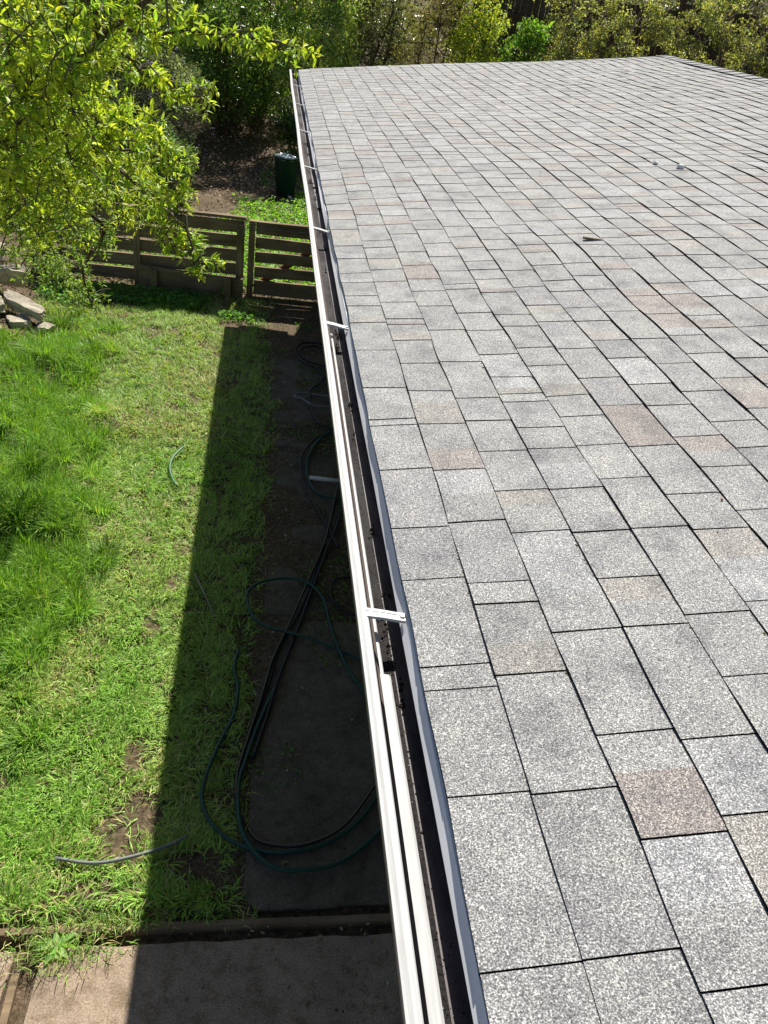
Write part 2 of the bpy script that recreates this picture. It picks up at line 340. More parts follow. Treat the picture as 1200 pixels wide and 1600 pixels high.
def build_shingles():
    joints = {0: [-1.4, -1.1, -.8, -.52, -.25, .0, .22, .47, .74, .97, 1.03, 1.29, 1.48, 1.75, 2.0, 2.04, 2.25, 2.55],
              1: [-1.4, -1.2, -.9, -.6, -.35, -.1, .2, .47, .73, .99, 1.19, 1.26, 1.49, 1.73, 1.99, 2.21],
              2: [-1.4, -1.15, -.85, -.55, -.3, -.05, .18, .41, .63, .83, 1.09, 1.43, 1.61]}
    V, T, C, Tb = [], [], [], []; nv = 0
    r = np.random.default_rng(5)
    grey = np.array([0.284, 0.286, 0.282]); warm = np.array([0.286, 0.277, 0.262]); brown = np.array([0.270, 0.247, 0.235]); pale = np.array([0.310, 0.315, 0.318]); dk = np.array([0.255, 0.255, 0.258])
    def sag(s, y):   # unevenness of the roof deck itself
        a = (vnoise(s, y, 1.5, 11) - .5) * 0.022 + (vnoise(s, y, 0.45, 12) - .5) * 0.03
        a = a * (1 - .75 * np.clip(1 - s / .5, 0, 1) * np.clip((4 - y) / 2, 0, 1))
        return a - 0.014 * np.clip(1 - s / 0.2, 0, 1) * np.clip((y - 3.5) / 4, 0, 1)
    for k in range(NC):
        js = list(joints.get(k, [Y0]))
        while js[-1] < Y1 - 0.12:
            L = r.choice([0.06, 0.12, 0.15, 0.18, 0.21, 0.25, 0.29], p=[.03, .10, .18, .25, .22, .15, .07]) * r.uniform(.93, 1.07)
            js.append(js[-1] + L)
        js[-1] = Y1
        s0 = k * EX; s1 = (k + 1) * EX + 0.012
        if k == NC - 1: s1 = NC * EX
        ph = r.uniform(0, 50)
        prev_band = None
        for a, b in zip(js[:-1], js[1:]):
            gap = r.uniform(0.0018, 0.0032)
            ya, yb = a + gap / 2, b - gap / 2
            L = yb - ya; ny = max(2, int(L / 0.035)); ys = np.linspace(ya, yb, ny + 1)
            # colour bands along the tab: the blend drops of a laminated shingle
            def pick():
                q = r.random()
                cl = float(vnoise(a, k * .3, .8, 15)); pb = .04 + .14 * max(0, cl - .45) * 2
                c = brown if q > 1 - pb * (.35 if a < 1.6 else 1) else grey if q < .68 else warm if q < .76 else pale if q < .86 else dk
                return c * r.uniform(.93, 1.07)
            c1, c2 = pick(), pick(); cut = r.uniform(.35, .7) if (r.random() < .6 or c1[0] > 1.08 * c1[2]) else 2.0
            lift = r.uniform(.0013, .0024); t = 0.0048 + r.uniform(-.0006, .0007); js0 = r.uniform(-.0007, .0007)
            rows = [0, .5, 1]
            def hh(s, fr, y):
                f = np.clip((y - ya) / L, 0, 1)
                base = t * (1 - fr * 1.0) + 0.0012
                edge = np.clip(1 - fr * 1.3, 0, 1) * (vnoise(y + ph, y * 0 + k, 7.0, 13) - .45) * 0.0075
                return base + edge + lift * (1 - f) + sag(s, y)
            bands = [(0, ny)] if cut > 1 else [(0, max(1, int(ny * cut))), (max(1, int(ny * cut)), ny)]
            for bi, (i0, i1) in enumerate(bands):
                if i1 <= i0: continue
                yy = ys[i0:i1 + 1]; m_ = len(yy); cc = c1 if bi == 0 else c2
                wob = (vnoise(yy + ph, yy * 0 + 3 * k, 5.0, 14) - .5) * 0.010 + js0
                grid = []
                for fr in rows:
                    s = (s0 + wob) * (1 - fr) + s1 * fr
                    h = hh(s, fr, yy)
                    grid.append(np.stack([s * CT - h * ST, yy, s * ST + h * CT], 1))
                G = np.concatenate(grid); base = nv
                V.append(G); C.append(np.tile(cc, (len(G), 1))); nv += len(G)
                for q in range(len(rows) - 1):
                    i = base + q * m_ + np.arange(m_ - 1)
                    T.append(np.stack([i, i + m_, i + 1], 1)); T.append(np.stack([i + 1, i + m_, i + m_ + 1], 1))
                # butt face (down-slope) and near end face, down to the deck
                s = s0 + wob; hb = -0.003 + sag(s, yy); top = grid[0]
                bot = np.stack([s * CT - hb * ST, yy, s * ST + hb * CT], 1)
                V.append(np.concatenate([top, bot])); C.append(np.full((2 * m_, 3), .01)); i = nv + np.arange(m_ - 1)
                Tb.append(np.stack([i, i + 1, i + m_], 1)); Tb.append(np.stack([i + 1, i + m_ + 1, i + m_], 1)); nv += 2 * m_
                for e, on in ((0, bi == 0), (m_ - 1, bi == len(bands) - 1)):
                    if not on: continue
                    te = np.array([g[e] for g in grid]); be = te.copy(); be[:, 2] -= 0.010
                    V.append(np.concatenate([te, be])); C.append(np.full((2 * len(rows), 3), .01)); i = nv + np.arange(len(rows) - 1); n_ = len(rows)
                    Tb.append(np.stack([i, i + n_, i + 1], 1)); Tb.append(np.stack([i + 1, i + n_, i + n_ + 1], 1)); nv += 2 * n_
    V = np.concatenate(V); C = np.concatenate(C); T = np.concatenate(T); Tb = np.concatenate(Tb)
    o = np_mesh("shingles", V, np.vstack([T, Tb]), MT['shingle'], house, C)
    o.data.materials.append(MT['butt']); mi = np.zeros(len(o.data.polygons), dtype=np.int32); mi[len(T):] = 1
    o.data.polygons.foreach_set('material_index', mi); return sag
SAG = build_shingles()
o = house.children[0]

def sheet(name, f, us, vs, mat, parent, thick=None):
    V = [f(u, v) for v in vs for u in us]; n = len(us)
    F = [(j * n + i, j * n + i + 1, (j + 1) * n + i + 1, (j + 1) * n + i) for j in range(len(vs) - 1) for i in range(n - 1)]
    b = MB(); b.add(V, F); return b.build(name, mat, parent)
ss = np.linspace(0.004, NC * EX, 60); ys_ = np.linspace(Y0 + .01, Y1 - .01, 160)
# dark felt under the shingles, a solid deck below it
b = MB(); n = len(ss)
b.add([rp(s, y, float(SAG(s, y)) - 0.0035) for y in ys_ for s in ss], [(j * n + i, (j + 1) * n + i, (j + 1) * n + i + 1, j * n + i + 1) for j in range(len(ys_) - 1) for i in range(n - 1)])
b.build("roof_felt", MT['butt'], house)
XR, ZR = NC * EX * CT, NC * EX * ST
b = MB()
deck = [(0.035, -0.045), (XR, ZR - 0.055), (2 * XR - 0.035, -0.045), (2 * XR - 0.035, -0.075), (XR, ZR - 0.085), (0.035, -0.075)]
b.add([(x, y, z) for y in (Y0 + .02, Y1 - .02) for x, z in deck], [(0, 1, 2, 3, 4, 5)[::-1], tuple(range(6, 12))] + [(k, (k + 1) % 6, 6 + (k + 1) % 6, 6 + k) for k in range(6)])
b.build("roof_deck", MT['trim'], house)
b = MB()   # far slope, beyond the ridge
for k in range(NC):
    xa = 2 * XR - k * EX * CT + .01; xb = 2 * XR - (k + 1) * EX * CT; za = k * EX * ST; zb = (k + 1) * EX * ST
    b.add([(xa, Y0, za + .007), (xa, Y1, za + .007), (xb, Y1, zb), (xb, Y0, zb), (xa, Y0, za), (xa, Y1, za)], [(0, 1, 2, 3), (0, 4, 5, 1)])
o = b.build("far_slope_shingles", MT['shingle'], house)
a = o.data.attributes.new('col', 'FLOAT_COLOR', 'POINT'); a.data.foreach_set('color', np.tile([.28, .28, .28, 1], len(o.data.vertices)))
b = MB(); y = Y0; k = 0   # ridge caps
while y < Y1 - .02:
    y2 = min(y + .2, Y1); j = random.uniform(-.004, .004)
    A = [(XR - .15 + j, ZR - .018), (XR + j, ZR + .012), (XR + .15 + j, ZR - .018)]
    t_, u_ = .010, .002
    V = [(x, yy, z + (t_ if q == 0 else u_)) for q, yy in enumerate((y, y2)) for x, z in A] + [(x, y, z - .01) for x, z in A]
    b.add(V, [(0, 1, 4, 3), (1, 2, 5, 4), (0, 6, 7, 1), (1, 7, 8, 2)]); y = y2 - .005 + .005; k += 1
o = b.build("ridge_caps", MT['shingle'], house)
a = o.data.attributes.new('col', 'FLOAT_COLOR', 'POINT'); a.data.foreach_set('color', np.tile([.26, .26, .26, 1], len(o.data.vertices)))
# walls, fascia, soffit, rake boards
WX0, WX1, WY0, WY1 = 0.62, 2 * XR - .62, Y0 + .4, 10.95
b = MB()
for (x0, x1, y0, y1) in ((WX0, WX0 + .15, WY0, WY1), (WX1 - .15, WX1, WY0, WY1)): b.box((x0, y0, GZ - .1), (x1, y1, -.085))
for (y0, y1) in ((WY0 + .002, WY0 + .15), (WY1 - .15, WY1 - .002)):
    pr = [(WX0 + .152, GZ - .1), (WX1 - .152, GZ - .1), (WX1 - .152, -.086), (XR, ZR - .09), (WX0 + .152, -.086)]
    b.add([(x, y, z) for y in (y0, y1) for x, z in pr], [(0, 1, 2, 3, 4), (9, 8, 7, 6, 5)] + [(k, 5 + k, 5 + (k + 1) % 5, (k + 1) % 5) for k in range(5)])
b.build("wall", MT['stucco'], house)
b = MB(); b.box((0.024, Y0 + .02, -.185), (0.044, Y1 - .02, -.012)); b.build("fascia", MT['trim'], house)
b = MB(); b.box((0.047, Y0 + .03, -.19), (WX0 - .002, Y1 - .03, -.178)); b.build("soffit", MT['trim'], house)
for yy in (Y0 - .003, Y1 - .018):
    b = MB(); b.add([(x, y, z) for y in (yy, yy + .02) for x, z in ((.046, -.02), (XR, ZR - .02), (2 * XR - .046, -.02), (2 * XR - .046, -.17), (XR, ZR - .17), (.046, -.17))],
                    [(0, 1, 4, 5), (1, 2, 3, 4), (11, 10, 7, 6), (10, 9, 8, 7), (0, 6, 7, 1), (1, 7, 8, 2), (5, 4, 10, 11), (4, 3, 9, 10), (0, 5, 11, 6), (2, 8, 9, 3)])
    b.build("rake_board", MT['trim'], house)
# drip edge: a bent strip that sticks out under the lowest course; it buckles further along the roof
def dripw(y): return ((vnoise(y, 0, 1.1, 21) - .5) * .010 + (vnoise(y, 0, 3.1, 22) - .5) * .004) * np.clip((y - .5) / 4, .15, 1)
ysd = np.linspace(Y0 + .03, Y1 - .004, 300)
prof = [(0.014, -0.0050), (-0.0010, -0.0075), (-0.0032, -0.0150), (-0.0125, -0.0350), (-0.0105, -0.0360), (-0.0012, -0.0165), (0.0025, -0.0095), (0.014, -0.0085)]
b = MB(); n = len(prof)
V = []
for y in ysd:
    w = float(dripw(y)); sg = float(SAG(0.0, y))
    for i, (x, z) in enumerate(prof): V.append((x + (w if z < -.012 else w * .6), y, z + sg * (1 if z > -.02 else .5)))
b.add(V, [(j * n + i, (j + 1) * n + i, (j + 1) * n + (i + 1) % n, j * n + (i + 1) % n) for j in range(len(ysd) - 1) for i in range(n)])
b.build("drip_edge", MT['drip'], house)

# gutter -------------------------------------------------------
gutter = empty("gutter", Vector((-.05, 5, -.08)) - house.location); gutter.parent = house
def gx(y): return (vnoise(y, 3, 0.8, 31) - .5) * .008 + 0.004 * math.sin(y * 0.55)
def sweep(name, prof, ya, yb, mat, n=120, closed=True, parent=gutter):
    b = MB(); yy = np.linspace(ya, yb, n); m_ = len(prof)
    V = [(x + float(gx(y)) * min(1, max(0, (.02 - x) / .1)), y, z) for y in yy for x, z in prof]
    q = m_ if closed else m_ - 1
    F = [(j * m_ + i, j * m_ + (i + 1) % m_, (j + 1) * m_ + (i + 1) % m_, (j + 1) * m_ + i) for j in range(n - 1) for i in range(q)]
    if closed: F += [tuple(range(m_)), tuple((n - 1) * m_ + i for i in range(m_ - 1, -1, -1))]
    b.add(V, F); return b.build(name, mat, parent)
GY0, GY1 = Y0 + .05, 11.30
# outer shell: ogee front, flat bottom, back
lipo = [(-.1165, -.004), (-.1155, .0005), (-.1105, .0012), (-.1095, -.0004), (-.1040, .0012), (-.0945, .0008), (-.0915, -.002), (-.0918, -.0055), (-.0945, -.0058), (-.0950, -.0035), (-.1120, -.0040), (-.1135, -.008)]
sweep("front_lip", lipo, GY0, GY1, MT['white'], 160)
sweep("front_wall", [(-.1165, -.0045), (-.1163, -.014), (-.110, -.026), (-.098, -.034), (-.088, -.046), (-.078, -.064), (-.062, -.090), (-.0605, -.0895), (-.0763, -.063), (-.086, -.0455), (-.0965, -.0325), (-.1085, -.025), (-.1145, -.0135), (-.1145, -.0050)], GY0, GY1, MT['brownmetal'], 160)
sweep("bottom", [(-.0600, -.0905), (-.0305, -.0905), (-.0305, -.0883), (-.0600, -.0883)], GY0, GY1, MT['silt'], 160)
sweep("bottom", [(-.0302, -.0905), (0.0180, -.0905), (0.0180, -.0885), (-.0302, -.0885)], GY0, GY1, MT['shadelift'], 160)  # back strip lies in shade; paler colour painted in to lift it
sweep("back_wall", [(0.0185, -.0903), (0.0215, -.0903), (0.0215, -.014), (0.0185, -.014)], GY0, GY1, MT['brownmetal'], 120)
sweep("back_crease", [(0.0035, -.0882), (0.0060, -.0882), (0.0056, -.0850), (0.0040, -.0850)], GY0, 2.2, MT['white'], 60)
# white inner ledge of the near gutter length, lapped over the next length
sweep("inner_ledge", [(-.0775, -.0310), (-.0590, -.0335), (-.0540, -.0375), (-.0542, -.0390), (-.0595, -.0350), (-.0775, -.0326)], GY0, 1.045, MT['white'], 60)
sweep("inner_ledge", [(-.0740, -.0395), (-.0690, -.0400), (-.0660, -.0430), (-.0662, -.0445), (-.0695, -.0416), (-.0740, -.0410)], 1.02, 2.79, MT['white'], 60)
b = MB(); b.box((-.113, GY1 - .003, -.088), (.0183, GY1 + .001, -.004)); b.build("end_cap", MT['brownmetal'], gutter)
for yb in (-0.45, 1.188, 2.79, 4.08, 5.56, 6.94, 8.40, 9.81, 10.85):
    x0 = -.0925 + float(gx(yb)); b = MB(); w = .0122; sk = random.uniform(-.004, .004)
    P = [(x0 - .003, yb + sk, .0005), (x0 + .030, yb + sk * .66, -.0035), (-.024, yb, -.010), (-0.0055, yb, -.0125)]
    for (x, y, z), (x2, y2, z2) in zip(P[:-1], P[1:]):
        for (d0, d1, hz) in ((-w, -w * .4, .0022), (-w * .4, w * .4, .0008), (w * .4, w, .0022)):
            b.add([(x, y + d0, z), (x, y + d1, z), (x2, y2 + d1, z2), (x2, y2 + d0, z2), (x, y + d0, z + hz), (x, y + d1, z + hz), (x2, y2 + d1, z2 + hz), (x2, y2 + d0, z2 + hz),
                   (x, y + d0, z - .005), (x2, y2 + d0, z2 - .005), (x, y + d1, z - .005), (x2, y2 + d1, z2 - .005)],
                  [(4, 7, 6, 5), (8, 9, 7, 4), (10, 5, 6, 11), (8, 4, 5, 10)])
    br = b.build("gutter_hanger", MT['hanger'], gutter)
    b = MB(); b.lathe([(0.0001, .010), (.0045, .010), (.0055, .006), (.0055, .001)], (-.0115, yb, -.016), 8); 
    b.build("screw", MT['steel'], gutter)
# silt lumps lying in the gutter
def crumbs(name, n, fx, sz, mat, parent=None, seed=0):
    r = np.random.default_rng(seed); base = np.array([[1, 0, 0], [-1, 0, 0], [0, 1, 0], [0, -1, 0], [0, 0, 1], [0, 0, -1]], float)
    tri = np.array([[0, 2, 4], [2, 1, 4], [1, 3, 4], [3, 0, 4], [2, 0, 5], [1, 2, 5], [3, 1, 5], [0, 3, 5]])
    P = fx(n, r); S = sz * np.clip(r.lognormal(0, .55, (n, 1, 1)), .3, 2.6) * r.uniform(.5, 1.4, (n, 1, 3)); a = r.uniform(0, 6.28, n)
    V = base[None] * S * r.uniform(.6, 1.2, (n, 6, 1)); c, s_ = np.cos(a)[:, None], np.sin(a)[:, None]
    V = np.stack([V[..., 0] * c - V[..., 1] * s_, V[..., 0] * s_ + V[..., 1] * c, V[..., 2] * .6], -1) + P[:, None]
    T = (tri[None] + (np.arange(n) * 6)[:, None, None]).reshape(-1, 3)
    return np_mesh(name, V.reshape(-1, 3), T, mat, parent)
def gut_pts(n, r):
    y = .2 + 5.5 * r.random(n) ** 1.5; x = -.050 + .03 * r.random(n) + .012 * r.standard_normal(n)
    d = vnoise(y, x * 0, 6.0, 41); x = np.where(d > .55, x, x + .005); keep = np.clip(x, -.062, .008)
    return np.stack([keep, y, np.full(n, -.0875)], 1)
tag(crumbs("gutter_silt_crumbs", 1500, gut_pts, .0011, MT['debris'], None, 3), "fine black silt and crumbs strewn along the gutter bottom", "silt", kind='stuff')
def gut_pts3(n, r):
    c = r.uniform(.9, 7.5, 26); k = r.integers(0, 26, n); return np.stack([-.045 + .03 * r.random(26)[k] + r.normal(0, .005, n), c[k] + r.normal(0, .022, n), -.0868 + .002 * r.random(n)], 1)
tag(crumbs("gutter_leaf_bits", 420, gut_pts3, .0030, MT['debris'], None, 31), "dark clumps of rotted leaf bits in the gutter", "debris", kind='stuff')
def gut_pts2(n, r):
    y = .2 + 3.0 * r.random(n); x = -.03 + .012 * r.standard_normal(n); return np.stack([np.clip(x, -.06, .01), y, np.full(n, -.0872)], 1)
tag(crumbs("roof_grit", 500, gut_pts2, .0008, simple("pale_grit", (.35, .33, .28), .9, .2, 90, .4, 0), None, 4), "pale roof grit washed into the near gutter bottom", "grit", kind='stuff')

# moss and needles caught in the shingle courses
def moss_pts(n, r):
    k = r.integers(1, 12, n); y = .3 + 7.5 * r.random(n) ** 1.6; ok = vnoise(y * 1.0, k * 3.3, 3.6, 51) > .64
    s = k * EX - .004 + r.normal(0, .0015, n); s, y = s[ok], y[ok]; n2 = len(s); h = .002 + SAG(s, y)
    P = np.stack([s * CT - h * ST, y, s * ST + h * CT], 1); return P
def moss():
    r = np.random.default_rng(8); P = moss_pts(9000, r)
    return crumbs("roof_moss", len(P), lambda n, r_: P, .0017, MT['moss'], None, 5)
tag(moss(), "bits of dry moss caught along the shingle edges", "moss", kind='stuff')
def lichen_pts(n, r):
    s = 1.4 * r.random(n); y = .35 + 2.6 * r.random(n); h = .0062 + SAG(s, y); return np.stack([s * CT - h * ST, y, s * ST + h * CT], 1)
tag(crumbs("lichen_specks", 26, lichen_pts, .0019, simple("orange_lichen", (.38, .17, .07), .9, .1, 90, .3, .2), None, 77), "tiny orange lichen specks on the nearest shingles", "lichen", kind='stuff')
def on_roof(s, y, dh=.010): return rp(s, y, dh + float(SAG(s, y)))
# stick and pebbles lying on the roof
b = MB(); c = Vector(on_roof(1.24, 3.64, .011)); b.box((c.x - .050, c.y - .012, c.z - .005), (c.x + .050, c.y + .008, c.z + .003), 0, .004)
tag(b.build("wood_chip", MT['greytwig']), "short flat brown stick lying on the grey shingles", "stick")
for (s, y, r_, lb) in ((2.25, 4.95, .026, "larger pale pebble resting on the roof shingles"), (2.15, 5.10, .019, "smaller flat white pebble beside the larger one on the roof")):
    c = on_roof(s, y, .014); b = MB()
    b.lathe([(.0001, -r_ * .4), (r_ * .8, -r_ * .35), (r_, 0), (r_ * .75, r_ * .4), (.0001, r_ * .5)], c, 9)
    o = b.build("pebble", MT['pebble']); tag(o, lb, "pebble", "pebbles lying on the roof")
    for v in o.data.vertices: v.co += Vector([random.uniform(-.004, .004) for _ in range(3)])

# ---------------------------------------------------------------- low slatted fence and gate
def plank(b, x0, x1, y, z0, z1, th=.038, tilt=0.0, z_r=None):
    n = 10; V = []
    for k in range(n + 1):
        t = k / n; x = x0 + (x1 - x0) * t; dz = tilt * t + math.sin(t * 5 + z0 * 9) * .004
        V += [(x, y, z0 + dz), (x, y, z1 + dz), (x, y + th, z1 + dz), (x, y + th, z0 + dz)]
    F = [(0, 1, 2, 3), (n * 4 + 3, n * 4 + 2, n * 4 + 1, n * 4)]
    for k in range(n):
        for q in range(4): F.append((k * 4 + q, k * 4 + 4 + q, k * 4 + 4 + (q + 1) % 4, k * 4 + (q + 1) % 4))
    b.add(V, F)
FY = 10.22
fence = empty("slatted_fence", (-1.8, FY, GZ), "low weathered wooden slat fence left of the gate", "fence")
for (z0, z1) in ((-1.80, -1.66), (-1.98, -1.83), (-2.165, -2.015), (-2.35, -2.20), (-2.53, -2.385)):
    b = MB(); plank(b, -3.1, -0.575, FY, z0 - .02, z1 - .02, tilt=.02); b.build("slat", MT['wood'], fence)
b = MB(); plank(b, -3.1, -.56, FY - .012, -1.657, -1.622, .085, .02); b.build("top_rail", MT['wood'], fence)
for (x, w) in ((-3.0, .09), (-1.95, .085), (-.665, .10)):
    b = MB(); b.box((x, FY - .042, GZ - .1), (x + w, FY - .002, -1.70 if x > -1 else -1.72), 0, .003, .004); b.build("post", MT['woodv'], fence)
kick = empty("retaining_board", (-1.2, FY - .2, GZ), "wide low plank held by two short stakes before the fence", "board")
b = MB(); plank(b, -1.87, -.56, FY - .15, -2.62, -2.30, .04, -.05); b.build("plank", MT['wood'], kick)
for x in (-1.72, -.80):
    b = MB(); b.box((x, FY - .24, GZ - .1), (x + .085, FY - .153, -2.33), 0, 0, .006); b.build("stake", MT['woodv'], kick)
gate = empty("garden_gate", (0.1, FY, GZ), "low wooden slat gate beside the house", "gate")
for (z0, z1) in ((-1.79, -1.668), (-1.975, -1.835), (-2.155, -2.018), (-2.345, -2.208), (-2.585, -2.395)):
    b = MB(); plank(b, -.425, .60, FY, z0, z1, tilt=.008); b.build("slat", MT['wood'], gate)
b = MB(); plank(b, -.43, .60, FY - .010, -1.665, -1.632, .075, .008); b.build("top_rail", MT['wood'], gate)
b = MB(); b.box((-.515, FY - .03, GZ - .1), (-.435, FY + .06, -1.628), 0, 0, .005); b.build("post", MT['woodv'], gate)
b = MB(); b.tube([(-.64, FY - .05, -1.69), (-.42, FY - .05, -1.685)], .007, 6); b.tube([(-.40, FY - .020, -1.71), (.25, FY - .020, -1.70)], .006, 6); b.build("latch", MT['steel'], gate)
b = MB(); b.tube([(-.64, FY - .05, -1.74), (-.65, FY - .055, -1.79), (-.615, FY - .055, -1.81), (-.58, FY - .055, -1.79), (-.59, FY - .05, -1.74)], .006, 6); b.build("handle", MT['steel'], gate)
# diagonal brace behind the gate slats (its reddish wood shows in the gaps)
b = MB(); V0 = Vector((-.42, FY + .040, -2.5)); V1 = Vector((.55, FY + .040, -1.75)); d = (V1 - V0).normalized(); p = Vector((-d.z, 0, d.x)) * .04
b.add([tuple(V0 - p), tuple(V0 + p), tuple(V1 + p), tuple(V1 - p)] + [tuple(q + Vector((0, .03, 0))) for q in (V0 - p, V0 + p, V1 + p, V1 - p)], [(3, 2, 1, 0), (4, 5, 6, 7), (1, 2, 6, 5), (0, 4, 7, 3), (0, 1, 5, 4), (2, 3, 7, 6)])
b.build("brace", MT['brick'], gate)

# ---------------------------------------------------------------- hoses and small things on the ground
def hose(name, pts, r, mat, label, z=None, lifts=0.0, stripe=False, grp="garden hoses left on the ground beside the house"):
    P = []
    for i, p in enumerate(catmull([(x, y, 0) for x, y in pts], .035)):
        x, y = p[0], p[1]; zz = GZ + .012 + r + .004 + lifts * (vnoise(x, y, 2.2, 61 + int(r * 1000)) ** 1)
        P.append((x, y, float(zz)))
    b = MB(); b.tube(P, r, 8); root = b.build(name, mat, None, True); tag(root, label, "garden hose", grp)
    if stripe:
        s = MB(); s.tube([(x, y, z_ + r * .80) for x, y, z_ in P], r * .26, 6); s.build("stripe", MT['stripe'], root, True)
    return root
hose("garden_hose", [(-0.36, 3.62), (-0.38, 3.44), (-0.35, 3.29), (-0.37, 3.07), (-0.43, 2.9), (-0.49, 2.69), (-0.51, 2.54), (-0.47, 2.41), (-0.38, 2.3), (-0.28, 2.24), (-0.14, 2.2), (0.01, 2.21), (0.17, 2.26), (0.32, 2.37), (0.46, 2.55)], .0115, MT['hoseg'], "green garden hose bulging furthest left onto the shaded lawn", lifts=.012)
hose("garden_hose", [(-0.12, 3.3), (-0.22, 3.02), (-0.29, 2.75), (-0.32, 2.6), (-0.31, 2.39), (-0.27, 2.27), (-0.2, 2.17), (-0.11, 2.11), (0.0, 2.1), (0.16, 2.12), (0.3, 2.2), (0.47, 2.35)], .012, MT['hoseg'], "green garden hose whose loop reaches nearest the patio edging", lifts=.02)
hose("garden_hose", [(-0.26, 2.33), (-0.22, 2.27), (-0.14, 2.24), (-0.02, 2.23), (0.13, 2.27), (0.27, 2.37), (0.46, 2.63)], .0105, MT['hosek'], "dark hose with pale yellow stripe in the nearest loop", lifts=.035, stripe=True)
hose("garden_hose", [(0.5, 3.46), (0.42, 3.53), (0.27, 3.63), (0.05, 3.73), (-0.15, 3.79), (-0.27, 3.89), (-0.32, 4.06), (-0.31, 4.17), (-0.22, 4.27), (-0.04, 4.32), (0.11, 4.27), (0.21, 4.11), (0.25, 3.84), (0.3, 3.59), (0.36, 3.39), (0.5, 3.12)], .0105, MT['hoseg'], "green garden hose making the open oval loop across the bundle", lifts=.04)
hose("garden_hose", [(0.5, 5.8), (0.46, 5.64), (0.36, 5.26), (0.25, 4.75), (0.14, 4.3), (0.01, 3.9), (-0.11, 3.58), (-0.16, 3.34), (-0.24, 3.05), (-0.3, 2.82), (-.33, 2.5), (-.28, 2.36)], .011, MT['hosek'], "black hose running down the middle of the long bundle", lifts=.012)
hose("garden_hose", [(0.5, 5.5), (0.43, 5.3), (0.36, 4.99), (0.27, 4.69), (0.16, 4.3), (0.05, 3.9), (-0.04, 3.59), (-0.11, 3.34), (-0.18, 3.04), (-0.25, 2.77)], .011, MT['hosek'], "black hose on the house side of the long bundle", lifts=.02)
hose("garden_hose", [(0.45, 5.75), (0.4, 5.53), (0.31, 5.04), (0.24, 4.72), (0.09, 4.24), (-0.03, 3.85), (-0.14, 3.52), (-0.2, 3.24), (-0.28, 2.9), (-0.33, 2.67), (-0.33, 2.51)], .010, MT['hosek'], "thin striped hose on the lawn side of the long bundle", lifts=.03, stripe=True)
hose("garden_hose", [(0.5, 8.6), (0.45, 8.7), (0.22, 8.7), (0.1, 8.45), (0.16, 8.16), (0.3, 8.04), (0.41, 7.86), (0.34, 7.62), (0.23, 7.4), (0.24, 7.0), (0.3, 6.73), (0.48, 6.62)], .0125, MT['hosek'], "black hose winding along the house wall nearest the gate", lifts=.02)
hose("garden_hose", [(0.5, 8.5), (0.4, 8.62), (0.25, 8.6), (0.15, 8.43), (0.22, 8.2), (0.4, 8.1), (.5, 8.0)], .0115, MT['hosek'], "short inner hose loop closest to the gate", lifts=.04)
hose("garden_hose", [(0.5, 7.07), (0.44, 7.09), (0.27, 7.08), (0.16, 7.21), (0.06, 7.28), (0.14, 7.36), (0.28, 7.35), (0.5, 7.32)], .0105, MT['hosev'], "thin greyish hose loop with a pointed end by the wall", lifts=.03)
hose("garden_hose", [(0.5, 6.66), (0.43, 6.6), (0.28, 6.39), (0.16, 6.01), (0.17, 5.65), (0.24, 5.48), (0.37, 5.42), (.5, 5.43)], .0125, MT['hoseg'], "green hose curving around the white pipe", lifts=.015)
hose("garden_hose", [(0.48, 6.72), (0.42, 6.63), (0.24, 6.38), (0.11, 6.04), (0.11, 5.68), (0.18, 5.38), (0.28, 5.04), (0.36, 4.7)], .011, MT['hosek'], "black hose outside the green curve around the white pipe", lifts=.03)
hose("garden_hose", [(0.5, 4.38), (0.42, 4.37), (0.32, 4.34), (0.27, 4.23), (0.29, 4.09), (0.39, 3.98), (.5, 3.96)], .0105, MT['hosek'], "small half circle of black hose under the gutter", lifts=.02)
hose("garden_hose", [(-1.17, 2.2), (-0.98, 2.17), (-0.8, 2.2), (-0.65, 2.25), (-0.56, 2.30)], .009, MT['hosev'], "pale grey hose length half in sun on bare soil", lifts=.02)
K_ = hose("garden_hose", [(-0.94, 6.09), (-1.01, 5.91), (-1.02, 5.73), (-0.98, 5.56), (-0.93, 5.45)], .0095, MT['hosel'], "short pale green hose arc showing above the sunny lawn", lifts=0)
for v in K_.data.vertices: v.co.z += .019
b = MB(); b.tube([(-.70, 4.36, GZ + .03), (-.62, 4.14, GZ + .05), (-.53, 3.92, GZ + .03)], [.006, .007, .004], 6); tag(b.build("fallen_stick", MT['greytwig']), "thin grey stick lying on the shaded grass", "stick")
b = MB(); b.tube([(.17, 5.70, GZ + .045), (.46, 5.65, GZ + .06)], .019, 12); tag(b.build("white_pipe", MT['pvc'], None, True), "short white plastic pipe lying across the hoses", "pipe")

